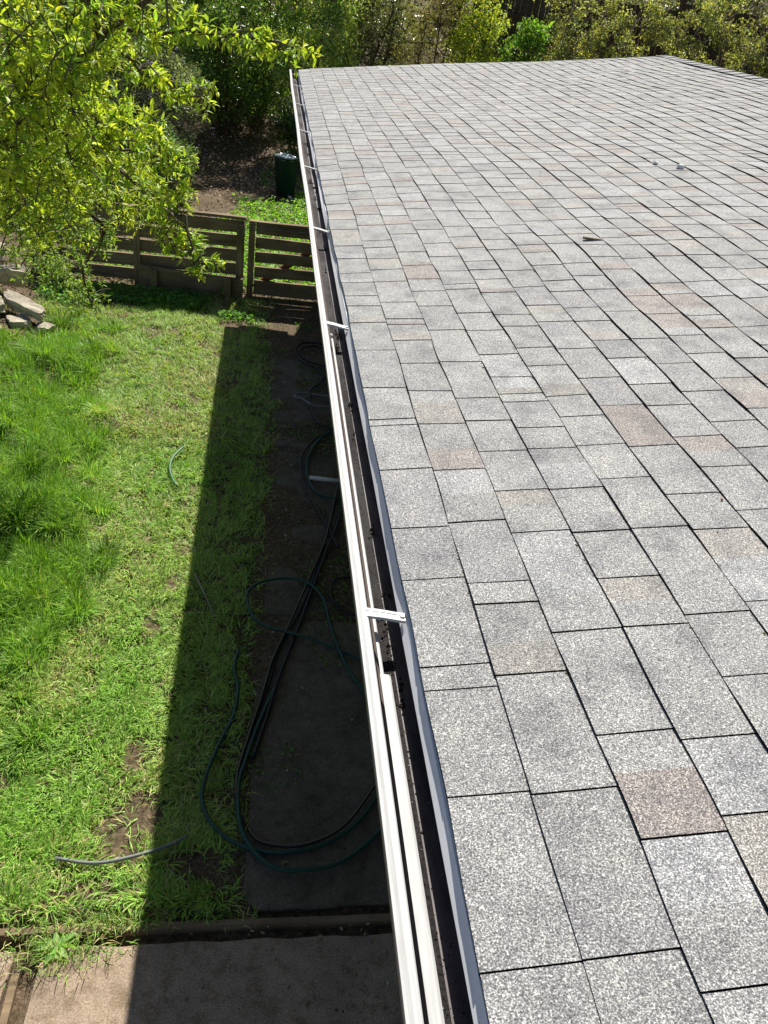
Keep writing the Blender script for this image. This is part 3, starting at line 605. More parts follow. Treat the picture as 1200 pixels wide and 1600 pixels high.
# rocks edging the planting bed at the left
def rock(c, size, rot, seed, label):
    r = np.random.default_rng(seed); n = 4
    g = np.linspace(-1, 1, n + 1); b = MB(); import bmesh
    bm = bmesh.new(); bmesh.ops.create_cube(bm, size=2); bmesh.ops.subdivide_edges(bm, edges=bm.edges[:], cuts=4, use_grid_fill=True)
    pl = [(Vector(r.normal(0, 1, 3)).normalized(), r.uniform(.78, 1.15)) for _ in range(7)]
    for v in bm.verts:
        p = v.co.copy(); p = p * (1 - .08 * (abs(p.x) > .9) - .0) ; q = p.copy()
        size = size; 
        for nrm, d in pl:
            k = q.dot(nrm) - d
            if k > 0: q -= nrm * k * .8
        q += Vector(r.normal(0, .055, 3)); v.co = Vector((q.x * size[0] * 1.05, q.y * size[1] * 1.05, q.z * size[2]))
    bmesh.ops.rotate(bm, verts=bm.verts, cent=(0, 0, 0), matrix=Matrix.Rotation(rot[2], 3, 'Z') @ Matrix.Rotation(rot[0], 3, 'X') @ Matrix.Rotation(rot[1], 3, 'Y'))
    me = bpy.data.meshes.new("rock"); bm.to_mesh(me); bm.free(); me.materials.append(MT['rock']); o = bpy.data.objects.new("rock", me); col.objects.link(o); o.location = (c[0] - .10, c[1] + .04, c[2] - .03)
    tag(o, label, "rock", "pale rocks edging the planting bed")
rock((-2.78, 8.55, -2.36), (.23, .085, .065), (.1, .28, -.25), 1, "long pale flat rock leaning above the lawn corner")
rock((-3.09, 8.42, -2.34), (.15, .14, .075), (0, .03, .2), 2, "thick square pale rock at the left edge")
rock((-2.80, 8.36, -2.47), (.12, .10, .06), (.1, .1, .5), 3, "small broken rock under the long leaning rock")
rock((-2.55, 8.36, -2.52), (.09, .07, .05), (0, .1, -.3), 4, "smallest pale rock touching the lawn grass")
rock((-3.05, 8.10, -2.50), (.15, .10, .07), (0, 0, .1), 5, "low rock below the thick square rock")
rock((-3.02, 9.05, -2.20), (.17, .06, .14), (.5, .2, .2), 6, "upright triangular grey rock behind the long one")
rock((-3.35, 9.5, -2.15), (.13, .10, .14), (.2, .1, .1), 7, "darker rounded rock at the back of the bed")
def lumps(n, r):
    x = r.uniform(-3.5, -2.5, n); y = r.uniform(7.7, 9.6, n); return np.stack([x, y, ground_z(x, y) + .005], 1)
tag(crumbs("bed_rubble", 700, lumps, .012, MT['soil'], None, 14), "loose soil crumbs between the pale rocks", "rubble", kind='stuff')

# ---------------------------------------------------------------- green rubbish bin with a plastic bag
BC = (0.05, 15.95, GZ)
binr = empty("rubbish_bin", BC, "dark green round rubbish bin on the dirt", "rubbish bin")
b = MB(); b.lathe([(.001, .01), (.17, .01), (.178, .02), (.225, .66), (.236, .67), (.240, .70), (.228, .705), (.215, .66), (.168, .05), (.001, .04)], BC, 28, 0, (-.03, 0)); b.build("body", MT['bin'], binr, True)
b = MB(); b.lathe([(.232, .675), (.252, .68), (.256, .70), (.250, .715), (.236, .712), (.230, .70)], BC, 28, 0, (-.03, 0)); b.build("rim", MT['bin'], binr, True)
for sx in (-1, 1):
    b = MB(); b.tube([(BC[0] + sx * .23 - .02, BC[1] - .06, GZ + .60), (BC[0] + sx * .275 - .02, BC[1] - .05, GZ + .62), (BC[0] + sx * .275 - .02, BC[1] + .05, GZ + .62), (BC[0] + sx * .23 - .02, BC[1] + .06, GZ + .60)], .012, 6); b.build("handle", MT['bin'], binr)
V = []; F = []; N = 28; Rr = 7; r = np.random.default_rng(2)
for i in range(Rr + 1):
    for k in range(N):
        a = 2 * math.pi * k / N; q = i / Rr; rad = .235 * q; 
        V.append((BC[0] - .02 + rad * math.cos(a) , BC[1] + rad * math.sin(a), GZ + .665 + .075 * math.sqrt(max(0, 1 - q ** 3)) * (1 + .35 * math.cos(a + 2) * q) + float(r.normal(0, .017)) * (q > 0) * (1 - q * .6)))
F = [(i * N + k, i * N + (k + 1) % N, (i + 1) * N + (k + 1) % N, (i + 1) * N + k) for i in range(Rr) for k in range(N)]
b = MB(); b.add(V, F); tag(b.build("plastic_bag", MT['bag']), "crumpled pale plastic bag filling the green bin", "plastic bag")

# ---------------------------------------------------------------- foliage generators
def leaves(P, D, L, W, C, bend=0.25, up=None, seed=0):
    """P base points (n,3), D directions (n,3), L length, W width, C colours -> V, T, C (8 verts, 8 tris each)"""
    n = len(P); r = np.random.default_rng(seed)
    D = D / (np.linalg.norm(D, axis=1, keepdims=True) + 1e-9)
    U = r.normal(0, .45, (n, 3)) + np.array([0, 0, 1.0]) if up is None else up
    S = np.cross(D, U); S /= (np.linalg.norm(S, axis=1, keepdims=True) + 1e-9); Nn = np.cross(S, D)
    L = L[:, None]; W = W[:, None]; b = bend * L
    st = lambda t, w, k: (P + D * L * t - Nn * b * t * t + S * W * w + Nn * W * abs(w) * .35 * k)
    V = np.stack([P, st(.33, -.5, 1), st(.33, 0, 0), st(.33, .5, 1), st(.70, -.38, 1), st(.70, 0, 0), st(.70, .38, 1), st(1, 0, 0)], 1)
    t = np.array([[0, 2, 1], [0, 3, 2], [1, 2, 5], [1, 5, 4], [2, 3, 6], [2, 6, 5], [4, 5, 7], [5, 6, 7]])
    T = (t[None] + (np.arange(n) * 8)[:, None, None]).reshape(-1, 3)
    return V.reshape(-1, 3), T, np.repeat(C, 8, 0)
def quads(P, L, W, C, seed=0, flat=0.0):
    """simple folded diamond leaves for far shrubs: 4 verts, 2 tris"""
    n = len(P); r = np.random.default_rng(seed); D = r.normal(0, 1, (n, 3)); D[:, 2] = D[:, 2] * (1 - flat) - .15
    D /= np.linalg.norm(D, axis=1, keepdims=True); U = r.normal(0, .7, (n, 3)) + np.array([0, -.1, .8]); S = np.cross(D, U); S /= np.linalg.norm(S, axis=1, keepdims=True)
    Nn = np.cross(S, D); L = L[:, None]; W = W[:, None]
    V = np.stack([P, P + D * L * .45 + S * W * .5 + Nn * W * .15, P + D * L - Nn * L * .15, P + D * L * .45 - S * W * .5 + Nn * W * .15], 1)
    t = np.array([[0, 1, 2], [0, 2, 3]]); T = (t[None] + (np.arange(n) * 4)[:, None, None]).reshape(-1, 3)
    return V.reshape(-1, 3), T, np.repeat(C, 4, 0)
def vary(base, n, r, sat=.18, alt=None, altp=.0):
    base = np.array(base) * 2.3; alt = None if alt is None else np.array(alt) * 2.0
    c = np.tile(np.array(base), (n, 1)) * r.lognormal(0, sat, (n, 1)) * r.normal(1, .07, (n, 3))
    if alt is not None:
        m_ = r.random(n) < altp; c[m_] = np.array(alt) * r.lognormal(0, sat, (m_.sum(), 1))
    return np.clip(c, .002, .9)

# ---------------------------------------------------------------- the near fruit tree at the left
def near_tree():
    root = empty("fruit_tree", (-2.75, 4.6, GZ), "lime green fruit tree leaning in over the lawn from the left", "tree")
    main = [(-2.75, 4.6, -2.65), (-2.6, 4.55, -1.9), (-2.35, 4.45, -1.1), (-2.1, 4.3, -.5), (-1.81, 4.2, -0.05), (-1.53, 4.0, 0.25), (-1.39, 3.9, 0.37), (-1.34, 3.85, 0.44), (-1.19, 3.7, 0.58), (-1.01, 3.6, 0.74), (-0.85, 3.5, 0.87), (-0.73, 3.4, 0.96), (-.6, 3.3, 1.1)]
    limbs = [
        ([(-1.03, 3.62, 0.73), (-0.94, 3.6, 0.78), (-0.78, 3.6, 0.8), (-0.58, 3.6, 0.82), (-0.41, 3.6, 0.83), (-0.26, 3.6, 0.82)], .010),
        ([(-1.05, 3.63, .71), (-1.0, 3.7, 0.72), (-0.93, 3.8, 0.67), (-0.86, 3.9, 0.58), (-0.76, 3.9, 0.54), (-0.62, 3.9, 0.56)], .009),
        ([(-1.01, 3.6, 0.74), (-0.99, 3.5, 0.86), (-0.95, 3.4, 1.0), (-.9, 3.3, 1.2)], .012),
        ([(-1.39, 3.9, 0.37), (-1.29, 4.0, 0.32), (-1.12, 4.2, 0.23), (-0.94, 4.3, 0.21), (-0.77, 4.2, 0.18)], .011),
        ([(-1.7, 4.1, 0.1), (-1.56, 4.1, 0.2), (-1.45, 4.3, 0.16), (-1.3, 4.38, 0.15), (-1.14, 4.27, 0.15), (-0.99, 4.09, 0.13), (-0.82, 3.78, 0.1), (-0.68, 3.61, 0.05), (-0.64, 3.53, -0.08)], .014),
        ([(-1.81, 4.2, -.05), (-1.71, 4.3, 0.0), (-1.6, 4.8, -0.13), (-1.45, 5.0, -0.27), (-1.34, 5.2, -0.46), (-1.57, 5.6, -0.86), (-1.62, 6.0, -1.3)], .016),
        ([(-2.1, 4.3, -.5), (-1.98, 4.8, -0.21), (-2.0, 5.6, -0.61), (-1.94, 5.8, -0.72), (-1.96, 6.2, -1.0), (-1.88, 6.5, -1.3)], .018),
        ([(-1.34, 3.85, 0.44), (-1.39, 3.8, 0.61), (-1.37, 3.7, 0.78), (-1.34, 3.6, 0.92), (-1.3, 3.5, 1.15)], .016),
        ([(-2.1, 4.3, -.5), (-2.2, 4.2, .1), (-2.1, 4.0, .6), (-1.9, 3.7, 1.1)], .03)]
    b = MB(); b.tube(catmull(main, .12), list(np.linspace(.085, .045, 6)) + [.04] * 200, 8) if False else None
    M_ = catmull(main, .12); b.tube(M_, [.085 * (1 - t) ** 1.7 + .008 for t in np.linspace(0, 1, len(M_))], 10); b.build("trunk", MT['bark'], root, True)
    anchors = [np.array(p) for p in M_[8:]]
    for pts, rr in limbs:
        c = catmull(pts, .06); c = [p + np.array([random.gauss(0, .005) for _ in range(3)]) for p in c]
        b = MB(); b.tube(c, [rr * (1 - .7 * t) for t in np.linspace(0, 1, len(c))], 7); b.build("branch", MT['bark'], root, True); anchors += c
    A = np.array(anchors)
    blobs = [(-1.3, 3.6, 0.77, 0.3), (-1.13, 3.6, 0.81, 0.25), (-0.95, 3.5, 0.85, 0.22), (-0.81, 3.5, 0.88, 0.16), (-0.75, 3.6, 0.80, 0.08), (-0.63, 3.6, 0.82, 0.07), (-0.51, 3.6, 0.81, 0.06), (-0.38, 3.6, 0.82, 0.06), (-0.29, 3.6, 0.81, 0.05),
             (-1.4, 3.8, 0.57, 0.28), (-1.21, 3.7, 0.67, 0.25), (-1.12, 3.8, 0.6, 0.2), (-0.95, 3.8, 0.67, 0.09), (-0.87, 3.9, 0.58, 0.07), (-0.76, 3.9, 0.54, 0.05), (-0.66, 3.9, 0.56, 0.03),
             (-1.47, 4.0, 0.36, 0.28), (-1.31, 4.0, 0.41, 0.22), (-1.16, 4.1, 0.34, 0.2), (-1.01, 4.2, 0.34, 0.16), (-0.87, 4.2, 0.33, 0.1), (-1.55, 4.2, 0.12, 0.3), (-1.37, 4.3, 0.16, 0.28), (-1.15, 4.3, 0.18, 0.26), (-0.98, 4.3, 0.20, 0.18), (-0.80, 4.2, 0.18, 0.10),
             (-1.63, 4.6, -0.16, 0.3), (-1.39, 4.6, -0.1, 0.28), (-1.14, 4.5, -0.04, 0.25), (-0.85, 3.7, 0.18, 0.15), (-0.7, 3.66, 0.18, 0.09), (-0.68, 3.61, 0.05, 0.08), (-0.7, 3.61, -0.04, 0.08), (-0.65, 3.57, -0.12, 0.04), (-0.87, 3.75, 0.06, 0.1),
             (-1.92, 5.4, -0.62, 0.3), (-1.67, 5.4, -0.56, 0.28), (-1.45, 5.3, -0.48, 0.2), (-1.36, 5.2, -0.54, 0.11), (-1.74, 5.8, -0.94, 0.22), (-1.66, 6.0, -1.2, 0.16), (-1.87, 6.1, -1.11, 0.18), (-1.8, 6.3, -1.43, 0.1), (-2.02, 6.0, -0.95, 0.2),
             (-1.17, 3.35, .66, .16), (-1.30, 3.5, .50, .2), (-1.0, 3.2, .80, .13), (-1.42, 3.6, .30, .22), (-1.05, 3.4, .62, .13), (-1.2, 3.7, .2, .2), (-1.35, 3.9, .0, .22), (-1.7, 3.7, .8, .18), (-1.8, 4.1, .3, .22), (-1.9, 4.4, -.1, .25), (-2.3, 4.2, .5, .3), (-2.2, 5.0, -.3, .3)]
    r = np.random.default_rng(21); tw = MB(); P, D, L, W, C = [], [], [], [], []
    extra = []
    for (x, y, z, rad) in blobs:     # boughs that carry each spray of twigs
        for _ in range(1 + int(rad > .15) * 2):
            e = np.array([x, y, z]) + r.normal(0, rad * .5, 3); a = A[np.argmin(np.linalg.norm(A - e, axis=1))]
            md = (a + e) / 2 + r.normal(0, .04, 3) + np.array([0, 0, .04]); pts = [a * (1 - t) ** 2 + md * 2 * t * (1 - t) + e * t * t for t in np.linspace(0, 1, 8)]
            tw.tube(pts, [.0065, .006, .0055, .005, .0045, .004, .003, .002], 5); extra += pts[2:]
    A = np.vstack([A, np.array(extra)])
    for (x, y, z, rad) in blobs:
        n = int(6 + 76 * (rad / .3) ** 2)
        if y > 5.1: n = int(n * .85)
        for _ in range(n):
            v = r.normal(0, 1, 3); v /= np.linalg.norm(v); e = np.array([x, y, z]) + v * rad * r.random() ** .45 * np.array([1, 1.2, 1])
            d = np.linalg.norm(A - e, axis=1) + .35 * np.clip(A[:, 0] - e[0], 0, 9); a = A[np.argmin(d + r.random(len(A)) * .08)]
            ln = np.linalg.norm(e - a)
            if ln < .05: e = a + (v + np.array([.4, 0, -.3])) * .07; ln = np.linalg.norm(e - a)
            if ln > .17:
                dv = (e - a) / ln * .55 + r.normal(0, .5, 3) + np.array([.12, 0, .22]); dv /= np.linalg.norm(dv); ln = r.uniform(.10, .19); a = e - dv * ln
            mid = (a + e) / 2 + np.array([0, 0, .12 * ln]) + r.normal(0, .012, 3)
            pts = [a * (1 - t) ** 2 + mid * 2 * t * (1 - t) + e * t * t for t in np.linspace(0, 1, 5)]
            tw.tube(pts, [.0034, .0029, .0023, .0017, .0011], 4)
            tip = e - pts[3]; tip /= np.linalg.norm(tip) + 1e-9; nl = r.integers(8, 15)
            young = r.random()
            for q in range(nl):
                t = 1 - (q / nl) ** 1.3 * .75; p = a * (1 - t) ** 2 + mid * 2 * t * (1 - t) + e * t * t
                o_ = r.normal(0, 1, 3); o_ -= tip * o_.dot(tip); o_ /= np.linalg.norm(o_) + 1e-9
                dd = tip * (.6 if q < 4 else .35) + o_ * 1.1 + np.array([0, 0, .28])
                P.append(p); D.append(dd); l = r.uniform(.032, .053) * (.75 if q < 3 else 1); L.append(l); W.append(l * r.uniform(.24, .32))
                c = np.array([.44, .58, .07]) if young > .35 else np.array([.28, .44, .065])
                if y > 5: c = np.array([.24, .38, .07])
                if q < 3: c = c * np.array([1.3, 1.12, .9])
                C.append(c * r.lognormal(0, .24) * r.normal(1, .05, 3))
    tw.build("twigs", MT['twig'], root)
    V, T, CC = leaves(np.array(P), np.array(D), np.array(L), np.array(W), np.clip(np.array(C), .003, .8), .3, seed=3)
    np_mesh("crown", V, T, MT['leaf'], root, CC)
near_tree()

# ---------------------------------------------------------------- shrubs and trees behind
def shrub(name, label, cat, base, crown, n, size, color, mat='dleaf', bark='bark', clumps=70, spread=.22, seed=0, asp=.42, alt=None, altp=0., sparse=0.0, group="shrubs and trees behind the garden", trunks=3, flat=0., droop=0., tr=.035):
    """base (x,y), crown = (cx,cy,cz,rx,ry,rz)"""
    r = np.random.default_rng(seed); bx, by = base; bz = float(ground_z(bx, by)); root = empty(name, (bx, by, bz), label, cat, group)
    cx, cy, cz, rx, ry, rz = crown; u = r.normal(0, 1, (clumps, 3)); u /= np.linalg.norm(u, axis=1, keepdims=True)
    q = u * (r.random((clumps, 1)) ** .38) * np.array([rx, ry, rz]) + np.array([cx, cy, cz]); q[:, 2] = np.maximum(q[:, 2], ground_z(q[:, 0], q[:, 1]) + .08)
    b = MB()
    fk = []
    for k in range(trunks):
        a = 2 * math.pi * k / trunks + r.random(); top = np.array([cx + .45 * rx * math.cos(a), cy + .45 * ry * math.sin(a), cz - rz * .1])
        s = np.array([bx + .06 * math.cos(a), by + .06 * math.sin(a), bz - .1]); md = (s + top) / 2 + r.normal(0, .12, 3)
        c = catmull([s, md, top, top + (top - md) * .5], .25); b.tube(c, [tr * (1 - .75 * t) for t in np.linspace(0, 1, len(c))], 6); fk += c[2:]
    fk = np.array(fk); b.build("trunk", MT[bark], root, True); b = MB()
    for e in q:
        a = fk[np.argmin(np.linalg.norm(fk - e, axis=1) + r.random(len(fk)) * .3)]; md = (a + e) / 2 + r.normal(0, .08, 3)
        ll = max(.1, np.linalg.norm(e - a)); b.tube([a, md, e, e + (e - md) * .35 + r.normal(0, .04, 3)], [tr * .35, tr * .26, tr * .18, .003], 4)
        for _ in range(2):
            v = r.normal(0, 1, 3); v = v / np.linalg.norm(v) * spread * 1.5; b.tube([e, e + v * .5 + r.normal(0, .02, 3), e + v + np.array([0, 0, -droop * spread])], [.006, .004, .002], 3)
    b.build("branches", MT[bark], root)
    # leaves clumped round the branch ends
    w = r.random(clumps) ** .6 + .2; idx = r.choice(clumps, n, p=w / w.sum()); lum = r.lognormal(0, .22, clumps)
    off = r.normal(0, 1, (n, 3)); off /= np.linalg.norm(off, axis=1, keepdims=True); off *= (r.random((n, 1)) ** .45) * spread * (.7 + .6 * r.random(clumps)[idx])[:, None]
    off[:, 2] -= droop * np.abs(off[:, 2]); P = q[idx] + off * np.array([1.15, 1.15, .85])
    ok = P[:, 2] > ground_z(P[:, 0], P[:, 1]) + .02; P = P[ok]; idx = idx[ok]; n = len(P)
    C = vary(color, n, r, .2, alt, altp) * lum[idx][:, None]; L = size * r.lognormal(0, .25, n); V, T, CC = quads(P, L, L * asp * r.uniform(.8, 1.25, n), C, seed, flat)
    np_mesh("crown", V, T, MT[mat], root, np.clip(CC, .002, .8)); return root

G_ = "shrubs and trees behind the garden"
shrub("laurel_tree", "dark glossy tree in the left background behind the fruit tree", "tree", (-3.6, 17.6), (-3.6, 17.6, -.8, 1.9, 1.0, 1.7), 19000, .075, (.050, .095, .022), clumps=150, spread=.30, seed=1, alt=(.09, .15, .03), altp=.15)
shrub("laurel_tree", "dark evergreen tree between the fruit tree and the roof corner", "tree", (-1.3, 19.2), (-1.3, 19.2, -.4, 1.6, 1.0, 1.7), 19000, .075, (.050, .095, .022), clumps=140, spread=.28, seed=2, alt=(.10, .17, .035), altp=.15)
shrub("lavender_shrub", "grey green shrub with tiny purple flowers by the dirt slope", "shrub", (-2.35, 16.6), (-2.35, 16.6, -1.45, 1.0, .8, 1.0), 17000, .042, (.085, .115, .075), clumps=110, spread=.2, seed=3, asp=.3, alt=(.16, .19, .13), altp=.2, tr=.02)
shrub("bay_tree", "narrow leaved green tree just left of the roof's far corner", "tree", (.55, 18.8), (.55, 18.8, -.2, .95, .8, 1.8), 13000, .10, (.085, .14, .035), clumps=110, spread=.28, seed=4, asp=.22, alt=(.24, .32, .09), altp=.35)
shrub("olive_tree", "dusky grey olive tree with dark forked trunks behind the roof corner", "tree", (1.9, 19.6), (1.9, 19.8, .4, 1.0, .8, 1.3), 8000, .075, (.055, .070, .032), clumps=90, spread=.26, seed=5, asp=.2, alt=(.14, .16, .09), altp=.25, droop=.4, trunks=4, tr=.06)
shrub("willow_shrub", "drooping olive brown shrub with fine leaves behind the roof edge", "shrub", (3.0, 18.6), (3.0, 18.6, .3, .7, .6, 1.5), 9000, .055, (.085, .085, .035), clumps=80, spread=.25, seed=6, asp=.22, alt=(.2, .19, .09), altp=.2, droop=.6)
shrub("privet_shrub", "yellow green shrub right of the drooping olive brown shrub", "shrub", (3.85, 18.4), (3.85, 18.4, .2, .6, .6, 1.5), 9500, .06, (.15, .20, .03), 'leaf', clumps=80, spread=.24, seed=7, alt=(.25, .26, .05), altp=.25)
shrub("citrus_bush", "small bright green bush standing against the dark fence", "shrub", (4.75, 17.9), (4.75, 17.9, -.1, .50, .4, 1.0), 6500, .07, (.085, .16, .025), 'leaf', clumps=55, spread=.2, seed=8, asp=.55)
SP = (.115, .135, .055)
for i, (x, y, cz, rx, rz, nn, lb) in enumerate([
        (5.7, 18.6, .9, .8, 1.6, 5200, "sparse twiggy shrub with yellow leaves right of the bright green bush"),
        (7.1, 18.9, .9, .9, 1.6, 6500, "sparse yellow leaved shrub just left of the roof peak"),
        (8.4, 19.0, 1.0, .9, 1.7, 7500, "fullest yellow leaved shrub above the roof peak"),
        (9.9, 18.8, 1.2, 1.0, 1.7, 7000, "yellow leaved shrub with pale bare branches right of the roof peak"),
        (11.4, 17.9, 1.0, 1.1, 1.8, 7000, "yellow leaved shrub at the far right of the background")]):
    shrub("sparse_shrub", lb, "shrub", (x, y), (x, y, cz - .3, rx, .7, rz), nn, .062, SP, 'leaf', 'greytwig', clumps=75, spread=.19, seed=20 + i, asp=.5, alt=(.19, .20, .08), altp=.3, trunks=5, tr=.028)
shrub("cypress_tree", "dark evergreen tree behind the sparse shrubs at top right", "tree", (10.3, 21.6), (10.3, 21.6, 1.3, 1.7, 1.0, 1.9), 13000, .07, (.035, .055, .018), clumps=120, spread=.33, seed=30, asp=.22)
shrub("pine_tree", "grey green feathery tree in the top right corner", "tree", (12.6, 20.4), (12.6, 20.4, 1.5, 1.4, 1.0, 1.7), 12000, .13, (.075, .085, .035), clumps=90, spread=.36, seed=31, asp=.08, droop=.5)
shrub("hedge_bush", "low dark bush at the foot of the evergreen beside the dirt", "shrub", (.5, 18.0), (.5, 18.0, -1.75, .9, .5, .6), 10000, .06, (.04, .08, .02), clumps=70, spread=.2, seed=32, tr=.02)
shrub("hedge_bush", "low dark bush behind the dirt slope under the trees", "shrub", (-.7, 20.6), (-.7, 20.2, -1.0, 1.2, .7, 1.1), 12000, .06, (.035, .07, .02), clumps=80, spread=.25, seed=33, tr=.02)
shrub("hedge_bush", "green bush right of the fence line under the fruit tree", "shrub", (-4.2, 13.0), (-4.2, 13.0, -1.5, 1.3, 1.1, 1.1), 12000, .06, (.07, .13, .03), clumps=90, spread=.25, seed=34, tr=.025)
shrub("hedge_bush", "low green bush filling the ground behind the fence slats at left", "shrub", (-3.0, 12.3), (-3.0, 12.3, -2.0, .9, .7, .6), 9000, .055, (.05, .10, .025), clumps=75, spread=.2, seed=35, tr=.02)
shrub("hedge_bush", "loose bush at the left foot of the dirt slope beyond the fence", "shrub", (-2.1, 14.6), (-2.1, 14.6, -1.95, .65, .6, .65), 8000, .05, (.055, .10, .03), clumps=65, spread=.2, seed=36, tr=.02)
# a mass of woodland further up the slope, nobody could tell its trees apart
def far_wood():
    r = np.random.default_rng(40); n = 110000; x = r.uniform(-16, 28, n); y = 22.5 + 1.2 * np.sin(x * .9) + r.random(n) ** 1.5 * 7
    cell = vnoise(x, y, 1.2, 43); g = ground_z(x, y); top = np.clip(1.3 + .15 * np.clip(x, -12, 14) + .9 * vnoise(x, y, .35, 44) + .10 * (y - 22) - g, .5, 9); z = g + r.random(n) * top; lum = .45 + 1.3 * vnoise(x + z * .7, z * 1.5, 1.8, 45)
    ok = (cell + .35 * vnoise(x, z, 2.2, 46)) > .42; x, y, z, lum = x[ok], y[ok], z[ok], lum[ok]; n = len(x)
    P = np.stack([x, y, z], 1); C = vary((.045, .065, .022), n, r, .25, (.12, .13, .04), .2) * lum[:, None]; L = .12 * r.lognormal(0, .3, n)
    V, T, CC = quads(P, L, L * .5, C, 47); tag(np_mesh("woodland", V, T, MT['dleaf'], None, np.clip(CC, .002, .6)), "dark woodland mass rising behind the fence and shrubs", "woodland", kind='stuff')
far_wood()

# tall dark board fence behind the shrubs
def tall_fence():
    xs0, xs1, y = 4.1, 16.0, 20.3; root = empty("tall_board_fence", (9, y, float(ground_z(9, y))), "tall dark brown board fence partly hidden by the sparse shrubs", "fence")
    k = 0; x = xs0
    while x < xs1:
        g = float(ground_z(x, y)); b = MB(); n = 0; xe = min(x + 2.4, xs1)
        xx = x
        while xx < xe - .05:
            h = g + 3.35 + random.uniform(-.03, .03); dy = random.uniform(-.008, .008); b.box((xx, y + dy, g - .1), (xx + .138, y + dy + .022, h), 0, .003); xx += .148
        b.build("board_panel", MT['woodfar'], root); b = MB(); b.box((x - .06, y - .085, g - .1), (x + .05, y - .012, g + 3.4), 0, .004); b.build("post", MT['woodfar'], root); x = xe
    for dz in (.6, 2.8):
        b = MB(); b.tube([(xx, y - .05, float(ground_z(xx, y)) + dz) for xx in np.linspace(xs0, xs1, 14)], .045, 4); b.build("rail", MT['woodfar'], root)
tall_fence()
# two bare dark tree trunks seen over the roof
# ---------------------------------------------------------------- grass, weeds, litter
def blades(name, P, H, W, lean, az, C, mat, label, cat, curl=.5):
    n = len(P); d = np.stack([np.cos(az), np.sin(az), np.zeros(n)], 1); s = np.stack([-np.sin(az), np.cos(az), np.zeros(n)], 1)
    rr = np.random.default_rng(9); tw = rr.uniform(-1, 1, n)[:, None]; s = s * np.sqrt(1 - .6 * tw ** 2) + d * tw * .77
    H = H[:, None]; W = W[:, None]; ln = lean[:, None]; z = np.array([0, 0, 1.])
    def st(t):
        a = ln * (curl + (1 - curl) * t * 1.3) ; return P + H * t * (d * np.sin(a) + z * np.maximum(np.cos(a), .12))
    p1 = st(.5); V = np.stack([P - s * W * .5, P + s * W * .5, p1 - s * W * .42, p1 + s * W * .42, st(1.0)], 1)
    t = np.array([[0, 1, 2], [1, 3, 2], [2, 3, 4]]); T = (t[None] + (np.arange(n) * 5)[:, None, None]).reshape(-1, 3)
    tip = np.repeat(C, 5, 0).reshape(n, 5, 3); return tag(np_mesh(name, V.reshape(-1, 3), T, MT[mat], None, tip.reshape(-1, 3)), label, cat, kind='stuff')
bare = [(-.86, 2.40, .20, .30), (-.95, 2.04, .24, .10), (-1.95, 3.60, .22, .32), (-.83, 4.30, .07, .10), (-.88, 2.85, .10, .16), (-.5, 2.15, .25, .12), (-2.4, 4.5, .2, .15), (-.62, 9.2, .22, .35), (-2.1, 9.55, .5, .15), (-.95, 3.9, .06, .06)]
def lawn_density(x, y):
    edge = -.17 + .28 * (vnoise(x * 0, y, 1.1, 71) - .5) + .14 * (vnoise(x, y, 4, 72) - .5)
    d = np.clip((edge - x) / .28, 0, 1); d = d * (.75 + .25 * np.clip((-.75 - x) / .5, 0, 1))
    for (a, b, ra, rb) in bare:
        q = ((x - a) / ra) ** 2 + ((y - b) / rb) ** 2; d = d * np.clip(.12 + .9 * (q - .35 + .7 * (vnoise(x, y, 11, 73) - .5)), .10, 1)
    d = d * np.clip((10.15 - y) / .25, 0, 1) * np.clip((y - 1.92) / .06, 0, 1)
    d = d * (1 - ((x < -2.74 - .25 * (vnoise(x, y, 3, 74) - .5)) & (y > 8.15)))
    d = d * (1 - .55 * lush(x, y)); d = d * np.clip(.10 + 1.7 * vnoise(x, y, 8, 75), 0, 1) * np.clip(.2 + 1.6 * vnoise(x, y, 21, 76), 0, 1); return d
def lush(x, y):   # long grass on the left of the lawn
    e = -1.50 - .06 * (y - 5) + .55 * (vnoise(x, y, 1.3, 81) - .5) + .25 * (vnoise(x, y, 4.5, 82) - .5); return np.clip((e - x) / .6, 0, 1) * np.clip(.30 + 1.5 * vnoise(x, y, 1.7, 83), 0, 1) * np.clip((y - 2.6) / .6, 0, 1) * np.clip((9.2 - y) / .8, 0, 1)
